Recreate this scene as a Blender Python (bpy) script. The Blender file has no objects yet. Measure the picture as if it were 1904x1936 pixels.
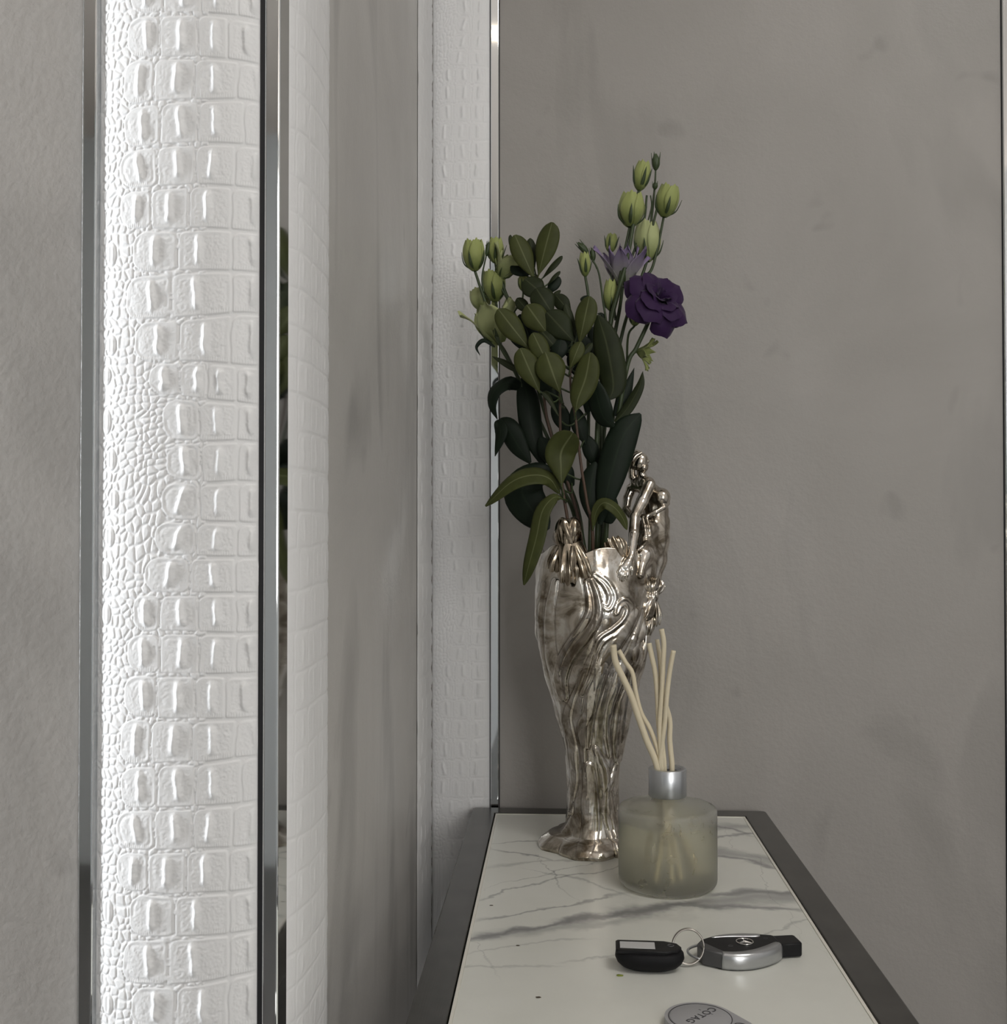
import bpy, bmesh, math, random
import numpy as np
from mathutils import Vector, Matrix, Euler

# ------------------------------------------------------------------ camera, world, lights, exposure
scene = bpy.context.scene
COL = scene.collection
IW, IH, F = 1904.0, 1936.0, 2090.0
YAW, PITCH = math.radians(2.92), math.radians(0.877)
CAM = Vector((0.0, 0.0, 1.2))
cam_data = bpy.data.cameras.new('camera')
cam_data.sensor_fit = 'HORIZONTAL'
cam_data.sensor_width = 36.0
cam_data.lens = F / IW * 36.0
cam_data.clip_start = 0.01
cam = bpy.data.objects.new('camera', cam_data)
COL.objects.link(cam)
cam.location = CAM
cam.rotation_euler = Euler((math.radians(90) + PITCH, 0, YAW), 'XYZ')
scene.camera = cam
RC = cam.rotation_euler.to_matrix()

scene.view_settings.view_transform = 'Standard'
scene.view_settings.look = 'None'
scene.view_settings.exposure = 0.0
scene.view_settings.gamma = 1.0
scene.view_settings.use_curve_mapping = False

world = bpy.data.worlds.new('sky')
scene.world = world
world.use_nodes = True
bg = world.node_tree.nodes['Background']
bg.inputs['Color'].default_value = (0.85, 0.93, 1.0, 1)
bg.inputs['Strength'].default_value = 1.0

def area_light(name, loc, rot, sx, sy, power, color):
    d = bpy.data.lights.new(name, 'AREA')
    d.shape = 'RECTANGLE'; d.size = sx; d.size_y = sy; d.energy = power; d.color = color
    o = bpy.data.objects.new(name, d); COL.objects.link(o)
    o.location = loc; o.rotation_euler = rot
    return o
PANEL_GLOW = 10.5
# room extents
RX0, RX1, RY0, RZ1 = -1.95, 1.75, -2.7, 2.62
# daylight through the window in the left-hand wall, and the large high window behind the camera
area_light('window_daylight', (RX0 - 0.06, 0.31, 1.45), (0, math.radians(-90), 0), 1.7, 0.32, 67, (0.93, 0.97, 1.0))
area_light('high_window_daylight', (1.2, RY0 - 0.06, 1.72), (math.radians(90), 0, 0), 0.9, 1.6, 41, (1.0, 0.98, 0.95))

# ------------------------------------------------------------------ pixel -> place helpers
def ray(px, py):
    return RC @ Vector(((px - IW / 2) / F, -(py - IH / 2) / F, -1.0))
def on_y(px, py, y):
    d = ray(px, py); return CAM + d * (y / d.y)
def on_x(px, py, x):
    d = ray(px, py); return CAM + d * (x / d.x)
def on_z(px, py, z):
    d = ray(px, py); return CAM + d * ((z - CAM.z) / d.z)

TOP = 0.865                       # height of the console table's marble
YB = on_z(1170, 1531, TOP).y + 0.012   # back wall plane
XW = on_y(820, 1000, YB - 0.006).x - 0.006   # alcove side wall plane
d_ = ray(528, 1000); YF = (XW + 0.004) / d_.x * d_.y + 0.003   # pier front plane
PXN = YF / F                      # metres per pixel on the pier front

# ------------------------------------------------------------------ object helpers
def tag(o, label=None, cat=None, group=None, kind=None):
    if label: o['label'] = label
    if cat: o['category'] = cat
    if group: o['group'] = group
    if kind: o['kind'] = kind
    return o
def link(name, me, mat=None, parent=None):
    o = bpy.data.objects.new(name, me)
    COL.objects.link(o)
    if mat is not None and me is not None and len(me.materials) == 0:
        me.materials.append(mat)
    if parent is not None:
        o.parent = parent
    return o
def empty(name, loc=(0, 0, 0)):
    o = bpy.data.objects.new(name, None); COL.objects.link(o)
    o.location = loc; o.empty_display_size = 0.02
    return o
def mesh_pydata(name, v, f, smooth=True):
    me = bpy.data.meshes.new(name)
    me.from_pydata([tuple(p) for p in v], [], f)
    if smooth:
        me.polygons.foreach_set('use_smooth', [True] * len(me.polygons))
    me.update()
    return me
def bm_mesh(name, bm, smooth=False):
    bmesh.ops.recalc_face_normals(bm, faces=bm.faces)
    me = bpy.data.meshes.new(name); bm.to_mesh(me); bm.free()
    if smooth:
        me.polygons.foreach_set('use_smooth', [True] * len(me.polygons))
    return me
def grid_mesh(name, P, wrap_u=False, wrap_v=False):
    """P: (nv, nu, 3) array -> quad mesh"""
    nv, nu = P.shape[:2]
    idx = np.arange(nv * nu).reshape(nv, nu)
    if wrap_u: idx = np.concatenate([idx, idx[:, :1]], 1)
    if wrap_v: idx = np.concatenate([idx, idx[:1]], 0)
    q = np.stack([idx[:-1, :-1], idx[:-1, 1:], idx[1:, 1:], idx[1:, :-1]], -1).reshape(-1, 4)
    me = bpy.data.meshes.new(name)
    n = len(q)
    me.vertices.add(nv * nu); me.vertices.foreach_set('co', P.reshape(-1).astype(np.float32))
    me.loops.add(n * 4); me.loops.foreach_set('vertex_index', q.reshape(-1).astype(np.int32))
    me.polygons.add(n); me.polygons.foreach_set('loop_start', np.arange(0, n * 4, 4, dtype=np.int32))
    me.polygons.foreach_set('use_smooth', np.ones(n, dtype=bool))
    me.update(calc_edges=True); me.validate()
    return me
def box_bm(bm, x0, x1, y0, y1, z0, z1):
    vs = [bm.verts.new(p) for p in ((x0,y0,z0),(x1,y0,z0),(x1,y1,z0),(x0,y1,z0),(x0,y0,z1),(x1,y0,z1),(x1,y1,z1),(x0,y1,z1))]
    for f in ((0,3,2,1),(4,5,6,7),(0,1,5,4),(1,2,6,5),(2,3,7,6),(3,0,4,7)):
        bm.faces.new([vs[i] for i in f])
def box(name, x0, x1, y0, y1, z0, z1, mat, parent=None, bevel=0.0, seg=2):
    bm = bmesh.new(); box_bm(bm, x0, x1, y0, y1, z0, z1)
    if bevel:
        bmesh.ops.bevel(bm, geom=bm.edges[:], offset=bevel, segments=seg, affect='EDGES', profile=0.5)
    return link(name, bm_mesh(name, bm), mat, parent)
def lathe(name, prof, n=64, centre=(0, 0, 0), closed=False):
    """prof: list of (r, z)"""
    a = np.linspace(0, 2 * np.pi, n, endpoint=False)
    P = np.array([[(centre[0] + r * math.cos(t), centre[1] + r * math.sin(t), centre[2] + z) for t in a] for r, z in prof])
    return grid_mesh(name, P, wrap_u=True, wrap_v=closed)
def catmull(pts, n):
    pts = [np.array(p, float) for p in pts]
    pts = [2 * pts[0] - pts[1]] + pts + [2 * pts[-1] - pts[-2]]
    out = []
    m = len(pts) - 3
    for i in range(n):
        s = i / (n - 1) * m
        k = min(int(s), m - 1); t = s - k
        a, b, c, d = pts[k:k + 4]
        out.append(0.5 * (2 * b + (c - a) * t + (2 * a - 5 * b + 4 * c - d) * t * t + (3 * b - a - 3 * c + d) * t ** 3))
    return np.array(out)
def tube_P(path, rad, n=10):
    path = np.array(path, float); m = len(path)
    rad = np.broadcast_to(np.array(rad, float), (m,)) if np.ndim(rad) < 1 or len(np.atleast_1d(rad)) == m else np.interp(np.linspace(0, 1, m), np.linspace(0, 1, len(rad)), rad)
    tan = np.gradient(path, axis=0); tan /= np.linalg.norm(tan, axis=1)[:, None] + 1e-12
    ref = np.array([0.31, 0.87, 0.38]); P = []
    u = np.cross(tan[0], ref); u /= np.linalg.norm(u)
    for i in range(m):
        u = u - tan[i] * np.dot(u, tan[i]); u /= np.linalg.norm(u)
        w = np.cross(tan[i], u)
        P.append([path[i] + rad[i] * (math.cos(t) * u + math.sin(t) * w) for t in np.linspace(0, 2 * np.pi, n, endpoint=False)])
    # caps
    P = [[path[0]] * n] + P + [[path[-1]] * n]
    return np.array(P)
def tube(name, path, rad, n=10):
    return grid_mesh(name, tube_P(path, rad, n), wrap_u=True)
def merge_meshes(name, meshes):
    bm = bmesh.new()
    for m in meshes: bm.from_mesh(m)
    me = bpy.data.meshes.new(name); bm.to_mesh(me); bm.free()
    me.polygons.foreach_set('use_smooth', [True] * len(me.polygons))
    for m in meshes: bpy.data.meshes.remove(m)
    return me

# ------------------------------------------------------------------ materials
def nmat(name):
    m = bpy.data.materials.new(name); m.use_nodes = True
    nt = m.node_tree; return m, nt, nt.nodes['Principled BSDF']
def setp(p, **k):
    names = dict(col='Base Color', rough='Roughness', metal='Metallic', spec='Specular IOR Level', trans='Transmission Weight',
                 ior='IOR', coat='Coat Weight', coatr='Coat Roughness', sss='Subsurface Weight', sheen='Sheen Weight', aniso='Anisotropic')
    for a, b in k.items():
        if a == 'col' and len(b) == 3: b = (*b, 1)
        p.inputs[names[a]].default_value = b
def N(nt, t, **k):
    n = nt.nodes.new(t)
    for a, b in k.items():
        if a in n.inputs: n.inputs[a].default_value = b
        else: setattr(n, a, b)
    return n
def ramp(nt, fac, stops):
    r = nt.nodes.new('ShaderNodeValToRGB'); e = r.color_ramp.elements
    while len(e) < len(stops): e.new(0.5)
    for el, (pos, c) in zip(e, stops):
        el.position = pos; el.color = (*c, 1) if len(c) == 3 else c
    nt.links.new(fac, r.inputs['Fac']); return r.outputs['Color']
def obj_coords(nt, scale=(1, 1, 1), rot=(0, 0, 0), loc=(0, 0, 0)):
    tc = nt.nodes.new('ShaderNodeTexCoord'); mp = nt.nodes.new('ShaderNodeMapping')
    mp.inputs['Scale'].default_value = scale; mp.inputs['Rotation'].default_value = rot; mp.inputs['Location'].default_value = loc
    nt.links.new(tc.outputs['Object'], mp.inputs['Vector']); return mp.outputs['Vector']
def noise(nt, vec, scale, detail=4, rough=0.55, dist=0.0):
    n = N(nt, 'ShaderNodeTexNoise', Scale=scale, Detail=detail, Roughness=rough, Distortion=dist)
    nt.links.new(vec, n.inputs['Vector']); return n.outputs['Fac']
def bump(nt, p, h, strength, dist):
    b = N(nt, 'ShaderNodeBump', Strength=strength, Distance=dist)
    nt.links.new(h, b.inputs['Height']); nt.links.new(b.outputs['Normal'], p.inputs['Normal'])
def mixrgb(nt, fac, a, b, mode='MIX'):
    m = N(nt, 'ShaderNodeMix', data_type='RGBA', blend_type=mode)
    for sock, val in ((m.inputs[0], fac), (m.inputs[6], a), (m.inputs[7], b)):
        if hasattr(val, 'links'): nt.links.new(val, sock)
        else: sock.default_value = val if np.ndim(val) == 0 else ((*val, 1) if len(val) == 3 else val)
    return m.outputs[2]

def plaster_mat(name, c0, c1, smear=0.5):
    """trowelled grey Venetian plaster: cloudy, with soft trowel smears"""
    m, nt, p = nmat(name)
    v = obj_coords(nt)
    cloud = noise(nt, v, 3.2, 6, 0.6, 0.6)
    base = ramp(nt, cloud, [(0.3, c0), (0.7, c1)])
    v2 = obj_coords(nt, (1, 1, 0.32), (0.25, 0.2, 0.12))
    sm = noise(nt, v2, 6.5, 3, 0.5, 1.2)
    smr = ramp(nt, sm, [(0.36, (1 - smear * 0.32,) * 3), (0.47, (1, 1, 1)), (0.7, (1.0, 1.0, 1.0))])
    colr = mixrgb(nt, 1.0, base, smr, 'MULTIPLY')
    v3 = obj_coords(nt)
    sp = noise(nt, v3, 14, 2, 0.5, 0.3)
    spr = ramp(nt, sp, [(0.24, (0.86, 0.86, 0.86)), (0.31, (1, 1, 1))])
    colr = mixrgb(nt, 1.0, colr, spr, 'MULTIPLY')
    nt.links.new(colr, p.inputs['Base Color'])
    rr = ramp(nt, sm, [(0.3, (0.36,) * 3), (0.7, (0.5,) * 3)])
    nt.links.new(rr, p.inputs['Roughness'])
    setp(p, spec=0.32)
    fine = noise(nt, v, 160, 3, 0.6)
    bump(nt, p, fine, 0.22, 0.002)
    return m
M = {}
M['plaster'] = plaster_mat('plaster_grey', (0.285, 0.270, 0.252), (0.335, 0.317, 0.297), 0.34)
M['plaster_side'] = plaster_mat('plaster_grey_lit_tone', (0.43, 0.419, 0.40), (0.53, 0.517, 0.495), 0.75)  # side wall plaster, colour lightened to stand in for missing light
def simple(name, col, rough=0.5, **k):
    m, nt, p = nmat(name); setp(p, col=col, rough=rough, **k); M[name] = m; return m
simple('ceiling_white', (0.76, 0.69, 0.63), 0.8)
simple('room_wall', (0.42, 0.41, 0.40), 0.7)
simple('floor_tile', (0.10, 0.095, 0.09), 0.3)
simple('frame_white', (0.8, 0.8, 0.78), 0.4)
simple('pale_wall', (0.66, 0.69, 0.70), 0.7)
simple('black_gap', (0.012, 0.012, 0.014), 0.5)
simple('chrome', (0.80, 0.82, 0.83), 0.045, metal=1.0)

def leather_mat():
    m, nt, p = nmat('white_embossed_leather')
    setp(p, col=(0.73, 0.73, 0.732), rough=0.42, spec=0.32)
    v = obj_coords(nt)
    n1 = noise(nt, v, 900, 3, 0.6)
    bump(nt, p, n1, 0.18, 0.0006)
    return m
M['leather'] = leather_mat()

# ------------------------------------------------------------------ room shell
def struct(o): return tag(o, kind='structure')
TH = 0.12
struct(box('floor', RX0 - TH, RX1 + TH, RY0 - TH, YB + TH, -0.08, 0.0, M['floor_tile']))
struct(box('ceiling', RX0 - TH, RX1 + TH, RY0 - TH, YB + TH, RZ1, RZ1 + 0.08, M['ceiling_white']))
struct(box('wall_back', XW - 0.02, RX1 + TH, YB, YB + TH, 0, RZ1, M['plaster']))
struct(box('wall_left', XW - 0.10, XW, YF + 0.004, YB, 0, RZ1, M['plaster_side']))
struct(box('wall_pier', RX0, XW - 0.02, YF, YF + TH, 0, RZ1, M['plaster']))
# window wall on the left with its opening
def wall_with_opening(name, axis, pos, a0, a1, o0, o1, zb, zt, mat):
    bm = bmesh.new()
    for (s0, s1, z0, z1) in ((a0, o0, 0, RZ1), (o1, a1, 0, RZ1), (o0, o1, 0, zb), (o0, o1, zt, RZ1)):
        if s1 - s0 < 1e-4 or z1 - z0 < 1e-4: continue
        if axis == 'x': box_bm(bm, pos[0], pos[1], s0, s1, z0, z1)
        else: box_bm(bm, s0, s1, pos[0], pos[1], z0, z1)
    return struct(link(name, bm_mesh(name, bm), mat))
wall_with_opening('wall_window', 'x', (RX0 - TH, RX0), RY0, YF, 0.14, 0.48, 0.6, 2.3, M['room_wall'])

struct(box('wall_right', RX1, RX1 + TH, RY0, YB, 0, RZ1, M['room_wall']))
wall_with_opening('wall_front', 'y', (RY0 - TH, RY0), RX0, RX1, 0.75, 1.65, 0.9, 2.54, M['pale_wall'])
def frame_window(name, axis, pos, a0, a1, z0, z1, w, mullions):
    root = empty(name); struct(root)
    segs = [(a0, a1, z0, z0 + w), (a0, a1, z1 - w, z1), (a0, a0 + w, z0 + w, z1 - w), (a1 - w, a1, z0 + w, z1 - w)]
    for k in range(1, mullions + 1):
        c = a0 + (a1 - a0) * k / (mullions + 1); segs.append((c - w / 2, c + w / 2, z0 + w, z1 - w))
    for s0, s1, b0, b1 in segs:
        if axis == 'x': box('window_frame' if name[0] == 'w' else 'door_frame', pos, pos + 0.05, s0, s1, b0, b1, M['frame_white'], root, 0.004, 1)
        else: box('window_frame', s0, s1, pos, pos + 0.05, b0, b1, M['frame_white'], root, 0.004, 1)
    return root
frame_window('window_1', 'x', RX0 - 0.05, 0.14, 0.48, 0.6, 2.3, 0.02, 0)
frame_window('window_2', 'y', RY0 - 0.05, 0.75, 1.65, 0.9, 2.54, 0.05, 1)
# ------------------------------------------------------------------ crocodile-embossed leather relief
rng = np.random.RandomState(7)
LAT = rng.rand(256, 256)
def vnoise(x, y):
    xi = np.floor(x).astype(int); yi = np.floor(y).astype(int)
    fx = x - xi; fy = y - yi
    fx = fx * fx * (3 - 2 * fx); fy = fy * fy * (3 - 2 * fy)
    a = LAT[xi % 256, yi % 256]; b = LAT[(xi + 1) % 256, yi % 256]
    c = LAT[xi % 256, (yi + 1) % 256]; d = LAT[(xi + 1) % 256, (yi + 1) % 256]
    return a * (1 - fx) * (1 - fy) + b * fx * (1 - fy) + c * (1 - fx) * fy + d * fx * fy
def sstep(a, b, x):
    t = np.clip((x - a) / (b - a), 0, 1); return t * t * (3 - 2 * t)
# rows of one emboss repeat, read in photo pixels: (line left, line right, left end, separators, ridges)
ROWS = [
 (8, 14, 87, (150, 220, 273), (126, 189, 249, 305)),
 (94, 97, 77, (140, 215, 290), (111, 181, 249, 322)),
 (187, 174, 80, (152, 222, 300), (119, 189, 251)),
 (269, 259, 70, (147, 217, 287), (111, 184, 246, 320)),
 (346, 341, 73, (135, 206, 280), (106, 169, 239, 317)),
 (428, 424, 99, (184, 281), (142, 223, 317)),
 (513, 505, 85, (174, 281), (136, 218)),
 (605, 587, 102, (188, 280), (150, 235, 317)),
 (677, 684, 131, (191, 240, 290), (160, 222, 262, 310)),
 (742, 758, 158, (227, 291), (193, 256, 314)),
 (832, 833, 164, (230, 293), (198, 262, 314)),
 (908, 911, 155, (227, 295), (194, 261, 317)),
 (977, 989, 143, (222, 293), (189, 257, 317)),
 (1049, 1054, 124, (210, 290), (172, 252)),
 (1121, 1124, 102, (155, 225, 291), (128, 194, 257, 315)),
 (1196, 1199, 92, (155, 227, 291), (123, 196, 256, 315))]
PERIOD = 1266.0
HORN = [1.0]
def croc(u, v):
    """relief height in millimetres; u, v in pattern pixels (0.29 mm)"""
    h = np.zeros_like(u)
    big = np.zeros(u.shape, bool)
    vv = np.mod(v - 8.0, PERIOD) + 8.0
    wob = (vnoise(u / 60 + 3, vv / 60) - 0.5) * 5
    uc = np.clip((u - 75) / 225, -0.4, 1.6)
    lines = [r[0] + (r[1] - r[0]) * uc + wob for r in ROWS]
    lines.append(ROWS[0][0] + PERIOD + (ROWS[0][1] - ROWS[0][0]) * uc + wob)
    dline = np.full(u.shape, 99.0)
    for i, (l0, l1, left, seps, horns) in enumerate(ROWS):
        T, B = lines[i], lines[i + 1]
        if i == 0:
            lo = vv - 0 * T
            inrow = ((vv >= T) & (vv < B))
        else:
            inrow = (vv >= T) & (vv < B)
        if not inrow.any(): continue
        H = B - T; tt = (vv - T) / H
        seps = list(seps); horns = list(horns)
        rs = np.random.RandomState(100 + i)
        s = seps[-1]
        while s < 900:
            s2 = s + 62 + 26 * rs.rand(); seps.append(s2)
            if s > 300 or len(horns) < len(seps): horns.append(0.5 * (s + s2) - 3 + 8 * rs.rand())
            s = s2
        edges = [left] + seps
        sway = (vnoise(u / 40 + i * 7, vv / 30) - 0.5) * 4
        for k in range(len(edges) - 1):
            a, b = edges[k], edges[k + 1]
            sel = inrow & (u + sway >= a) & (u + sway < b)
            if not sel.any(): continue
            us = (u + sway)[sel]; ts = (vv - T)[sel]; Hs = H[sel]
            hx = (b - a) / 2 - 0.6; hy = (Hs - 5) / 2
            px = us - (a + b) / 2; py = ts - 3.5 - hy
            r = np.where((px < 0) & (k == 0), 30.0, np.where((px < 0) & (py < 0), 16.0, np.where(k == 0, 14.0, 5.0)))
            r = np.minimum(r, np.minimum(hx, hy))
            qx = np.abs(px) - hx + r; qy = np.abs(py) - hy + r
            d = -(np.hypot(np.maximum(qx, 0), np.maximum(qy, 0)) + np.minimum(np.maximum(qx, qy), 0) - r)
            fade = 0.8
            hh = 0.50 * (1 - np.exp(-(np.maximum(d, 0) / 2.0) ** 1.3)) * fade + 0.09 * np.exp(-((d - 2.6) / 1.5) ** 2)
            hh -= (0.24 if k == 0 else 0.12) * np.exp(-((d - 9.0) / 3.0) ** 2) * sstep(0.4, 0.6, vnoise(us / 18, ts / 18 + i))
            # central dish with crinkled leather
            cr = vnoise(us / 3.1, ts / 4.0 + 31 * i) - 0.5 + 0.6 * (vnoise(us / 1.7, ts / 2.2) - 0.5)
            hh += 0.20 * cr * sstep(4, 13, d)
            # fine comb marks on the lower edge
            hh += 0.13 * np.sin(us * 1.5 + 2 * vnoise(us / 9, ts / 9)) * np.exp(-((Hs - ts - 8) / 4.0) ** 2) * (d > 2)
            h[sel] = hh; 
            big |= sel & False
            tmp = np.zeros(u.shape, bool); tmp[sel] = d > 0; big |= tmp
        # ridges
        for k, hxp in enumerate(horns):
            tilt = 4.0 * math.sin(i * 1.7 + k) - 1 + (15 if i in (11, 12, 13) and k == 0 else 0) + (5 if i in (11, 12) else 0)
            cx = hxp + tilt * (0.5 - tt) + 3 * (vnoise(tt * 3 + i, tt * 0 + k) - 0.5)
            near = inrow & (np.abs(u - cx) < 30)
            if not near.any(): continue
            win = sstep(0.08, 0.30, tt[near]) * (1 - sstep(0.66, 0.90, tt[near])) * HORN[0]
            x = (u - cx)[near]
            x = x + 3.5 * (vnoise(tt[near] * 5 + 3 * i, tt[near] * 0 + k + 0.5) - 0.5); prof = np.exp(-(np.abs(x) / np.where(x < 0, 5.0, 6.2)) ** 1.9) * (0.75 + 0.5 * vnoise(tt[near] * 4 + i, tt[near] * 0 + 3 * k + 0.3))
            h[near] += 1.5 * prof * win - 0.26 * np.exp(-(x / 16) ** 2) * win
    # small pebble scales to the left of the big ones
    small = ~big & (u < 240)
    sh = 0.45 * np.clip((180 - np.abs(vv - 900)) / 180, 0, 1)       # shear: scales lean in the middle of the repeat
    wu = u + 9 * (vnoise(u / 22, vv / 22 + 9) - 0.5)
    wv = vv + sh * u + 9 * (vnoise(u / 22 + 17, vv / 22) - 0.5)
    gx, gy = 15.0, 18.0
    cu, cv = wu / gx, wv / gy
    iu, iv = np.floor(cu).astype(int), np.floor(cv).astype(int)
    f1 = np.full(u.shape, 9.0); f2 = np.full(u.shape, 9.0)
    for a in (-1, 0, 1):
        for b in (-1, 0, 1):
            jx = LAT[(iu + a) % 256, (iv + b) % 256]; jy = LAT[(iu + a + 91) % 256, (iv + b + 47) % 256]
            dd = np.hypot(iu + a + 0.15 + 0.7 * jx - cu, iv + b + 0.15 + 0.7 * jy - cv)
            f2 = np.minimum(f2, np.maximum(f1, dd)); f1 = np.minimum(f1, dd)
    hs = 0.44 * sstep(0.02, 0.42, f2 - f1) + 0.10 * (vnoise(u / 2.3, vv / 2.3) - 0.5)
    h = np.where(small, hs, h)
    # a column of oval scales with twin ridges at the far left
    for i in range(len(ROWS)):
        l0 = ROWS[i][0]; l1 = ROWS[i + 1][0] if i < 15 else PERIOD + 8
        lim = ROWS[i][2]
        for (cx, wx, wy) in ((18 + 7 * math.sin(i * 2.1), 13, 0.40), (52 + 10 * math.sin(i * 1.3), 12, 0.30) if lim > 98 else (None,) * 3):
            if cx is None: continue
            cy = 0.5 * (l0 + l1) + 6 * math.sin(i * 3.7); ry = wy * (l1 - l0)
            rr = np.hypot((u - cx) / wx, (vv - cy) / ry)
            sel = small & (rr < 1.12)
            x = (u - cx)[sel]; r_ = rr[sel]
            o = 0.50 * (1 - sstep(0.80, 1.0, r_)) + 0.42 * np.exp(-((x - 4) / 3.0) ** 2) * (1 - sstep(0.5, 0.8, r_)) - 0.3 * np.exp(-((x + 1.5) / 2.2) ** 2) * (1 - sstep(0.5, 0.8, r_))
            h[sel] = o
    return h

def leather_panel(name, label, width, zs, nu, u0, v_of_z, place, bulge, height_scale=1.0, power=2.3, u_px=None, flip=1, horn=1.0):
    HORN[0] = horn
    s = np.linspace(0, 1, nu)
    # extra samples at the rolled edges
    s = 0.5 + 0.5 * np.sign(s - 0.5) * np.abs(2 * s - 1) ** 0.82
    S, Z = np.meshgrid(s, zs)
    upx = u0 + flip * S * width / 0.00029 if u_px is None else u0 + flip * S * u_px
    hgt = croc(upx, v_of_z(Z)) * 0.00125 * height_scale
    prof = bulge * (1 - np.abs(2 * S - 1) ** power) ** 0.75
    edge = np.clip(np.minimum(S, 1 - S) / 0.05, 0, 1)
    P = place(S, Z, prof + hgt * (0.35 + 0.65 * edge))
    me = grid_mesh(name, P)
    o = link(name, me, M['leather'])
    tag(o, label, 'wall panel', 'crocodile-embossed white leather wall panels')
    return o
def zsamples(z0, z1, fine, coarse):
    lo = np.arange(0.0, z0, coarse); hi = np.arange(z1, RZ1 + 1e-6, coarse)
    return np.concatenate([lo, np.arange(z0, z1, fine), hi, [RZ1]])

# near pier front panel (photo pixels 183..489 across)
XA = on_y(181, 1000, YF - 0.004).x; XBn = on_y(490.5, 1000, YF - 0.003).x
def place_near(S, Z, d): return np.stack([XA + (XBn - XA) * S, YF - 0.0005 - d, Z], -1)
leather_panel('leather_panel', 'brightly lit padded white crocodile-embossed leather panel on the front of the pier',
              XBn - XA, zsamples(0.885, 1.515, 0.0005, 0.006), 200, 23.0, lambda Z: 1000 - (Z - CAM.z) / (YF - 0.008) * F, place_near, 0.0125, u_px=306)
# near panel on the alcove side of the pier
y0 = on_x(537, 1000, XW + 0.0015).y; y1 = on_x(623, 1000, XW + 0.007).y
def place_side(S, Z, d): return np.stack([XW + 0.0005 + d, y0 + (y1 + 0.012 - y0) * S, Z], -1)
leather_panel('leather_panel', 'white leather panel on the pier flank turning the chrome corner into the alcove',
              y1 - y0, zsamples(0.85, 1.56, 0.0008, 0.008), 130, 250.0, lambda Z: 1400 - (Z - CAM.z) / (YF - 0.008) * F, place_side, 0.0085, height_scale=0.55, horn=0.35, power=3.0)
# far panel on the side wall, in the alcove corner
y2 = on_x(795, 1000, XW + 0.004).y
def place_fside(S, Z, d): return np.stack([XW + 0.0005 + d, y2 + (YB - y2) * S, Z], -1)
leather_panel('leather_panel', 'narrow shadowed white leather panel on the alcove side wall meeting the back wall corner',
              YB - y2, zsamples(0.80, 1.86, 0.0016, 0.012), 70, 420.0, lambda Z: 700 - (Z - CAM.z) / (YF - 0.008) * F, place_fside, 0.0058, height_scale=0.7)
# far panel on the back wall
XC = XW + 0.004; XD = on_y(925.5, 1000, YB - 0.004).x
def place_fback(S, Z, d): return np.stack([XC + (XD - XC) * S, YB - 0.0005 - d, Z], -1)
leather_panel('leather_panel', 'dim white crocodile-embossed leather panel on the back wall beside the vase',
              XD - XC, zsamples(0.80, 1.86, 0.0009, 0.012), 90, 62.0, lambda Z: 560 - (Z - CAM.z) / (YF - 0.008) * F, place_fback, 0.0060, height_scale=0.9)

# ------------------------------------------------------------------ chrome strips
def strip(name, x0, x1, y0, y1, bevel=0.0012, z0=0.0, z1=None):
    return struct(box(name, x0, x1, y0, y1, z0, RZ1 if z1 is None else z1, M['chrome'], None, bevel, 3))
# left of the near panel
xa = on_y(150, 1000, YF - 0.006).x
strip('trim_1', xa, XA + 0.0002, YF - 0.006, YF + 0.01)
struct(box('trim_2', xa - 0.0018, xa, YF - 0.0012, YF + 0.004, 0, RZ1, M['black_gap']))
# corner profile of the pier
xb = on_y(497.5, 1000, YF - 0.004).x
strip('trim_3', xb, XW + 0.004, YF - 0.004, y0 - 0.0004)
struct(box('trim_4', XBn - 0.0006, xb + 0.0004, YF - 0.0022, YF + 0.006, 0, RZ1, M['black_gap']))
xe = on_y(491.5, 1000, YF - 0.004).x
# slim strip between the far panel and the plaster
xg0 = on_y(927.5, 1000, YB - 0.004).x; xg1 = on_y(943, 1000, YB - 0.004).x
strip('trim_5', xg0, xg1, YB - 0.004, YB + 0.004, 0.0009)
struct(box('trim_6', XD, xg0 + 0.0003, YB - 0.0008, YB + 0.004, 0, RZ1, M['black_gap']))
struct(box('trim_7', xg1 - 0.0003, xg1 + 0.0012, YB - 0.0006, YB + 0.004, 0, RZ1, M['black_gap']))
# right-hand strip on the back wall, then the next leather band
xr0 = on_y(1897.5, 400, YB - 0.004).x
strip('trim_8', xr0, xr0 + 0.010, YB - 0.005, YB + 0.004)
struct(box('trim_9', xr0 - 0.0009, xr0 + 0.0003, YB - 0.0004, YB + 0.004, 0, RZ1, M['black_gap']))
def place_r(S, Z, d): return np.stack([xr0 + 0.0105 + 0.075 * S, YB - 0.0005 - d, Z], -1)
leather_panel('leather_panel', 'white leather panel beyond the chrome strip at the open end of the back wall',
              0.075, np.linspace(0, RZ1, 900), 40, 62.0, lambda Z: 560 - (Z - CAM.z) / (YF - 0.008) * F, place_r, 0.0060)

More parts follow.
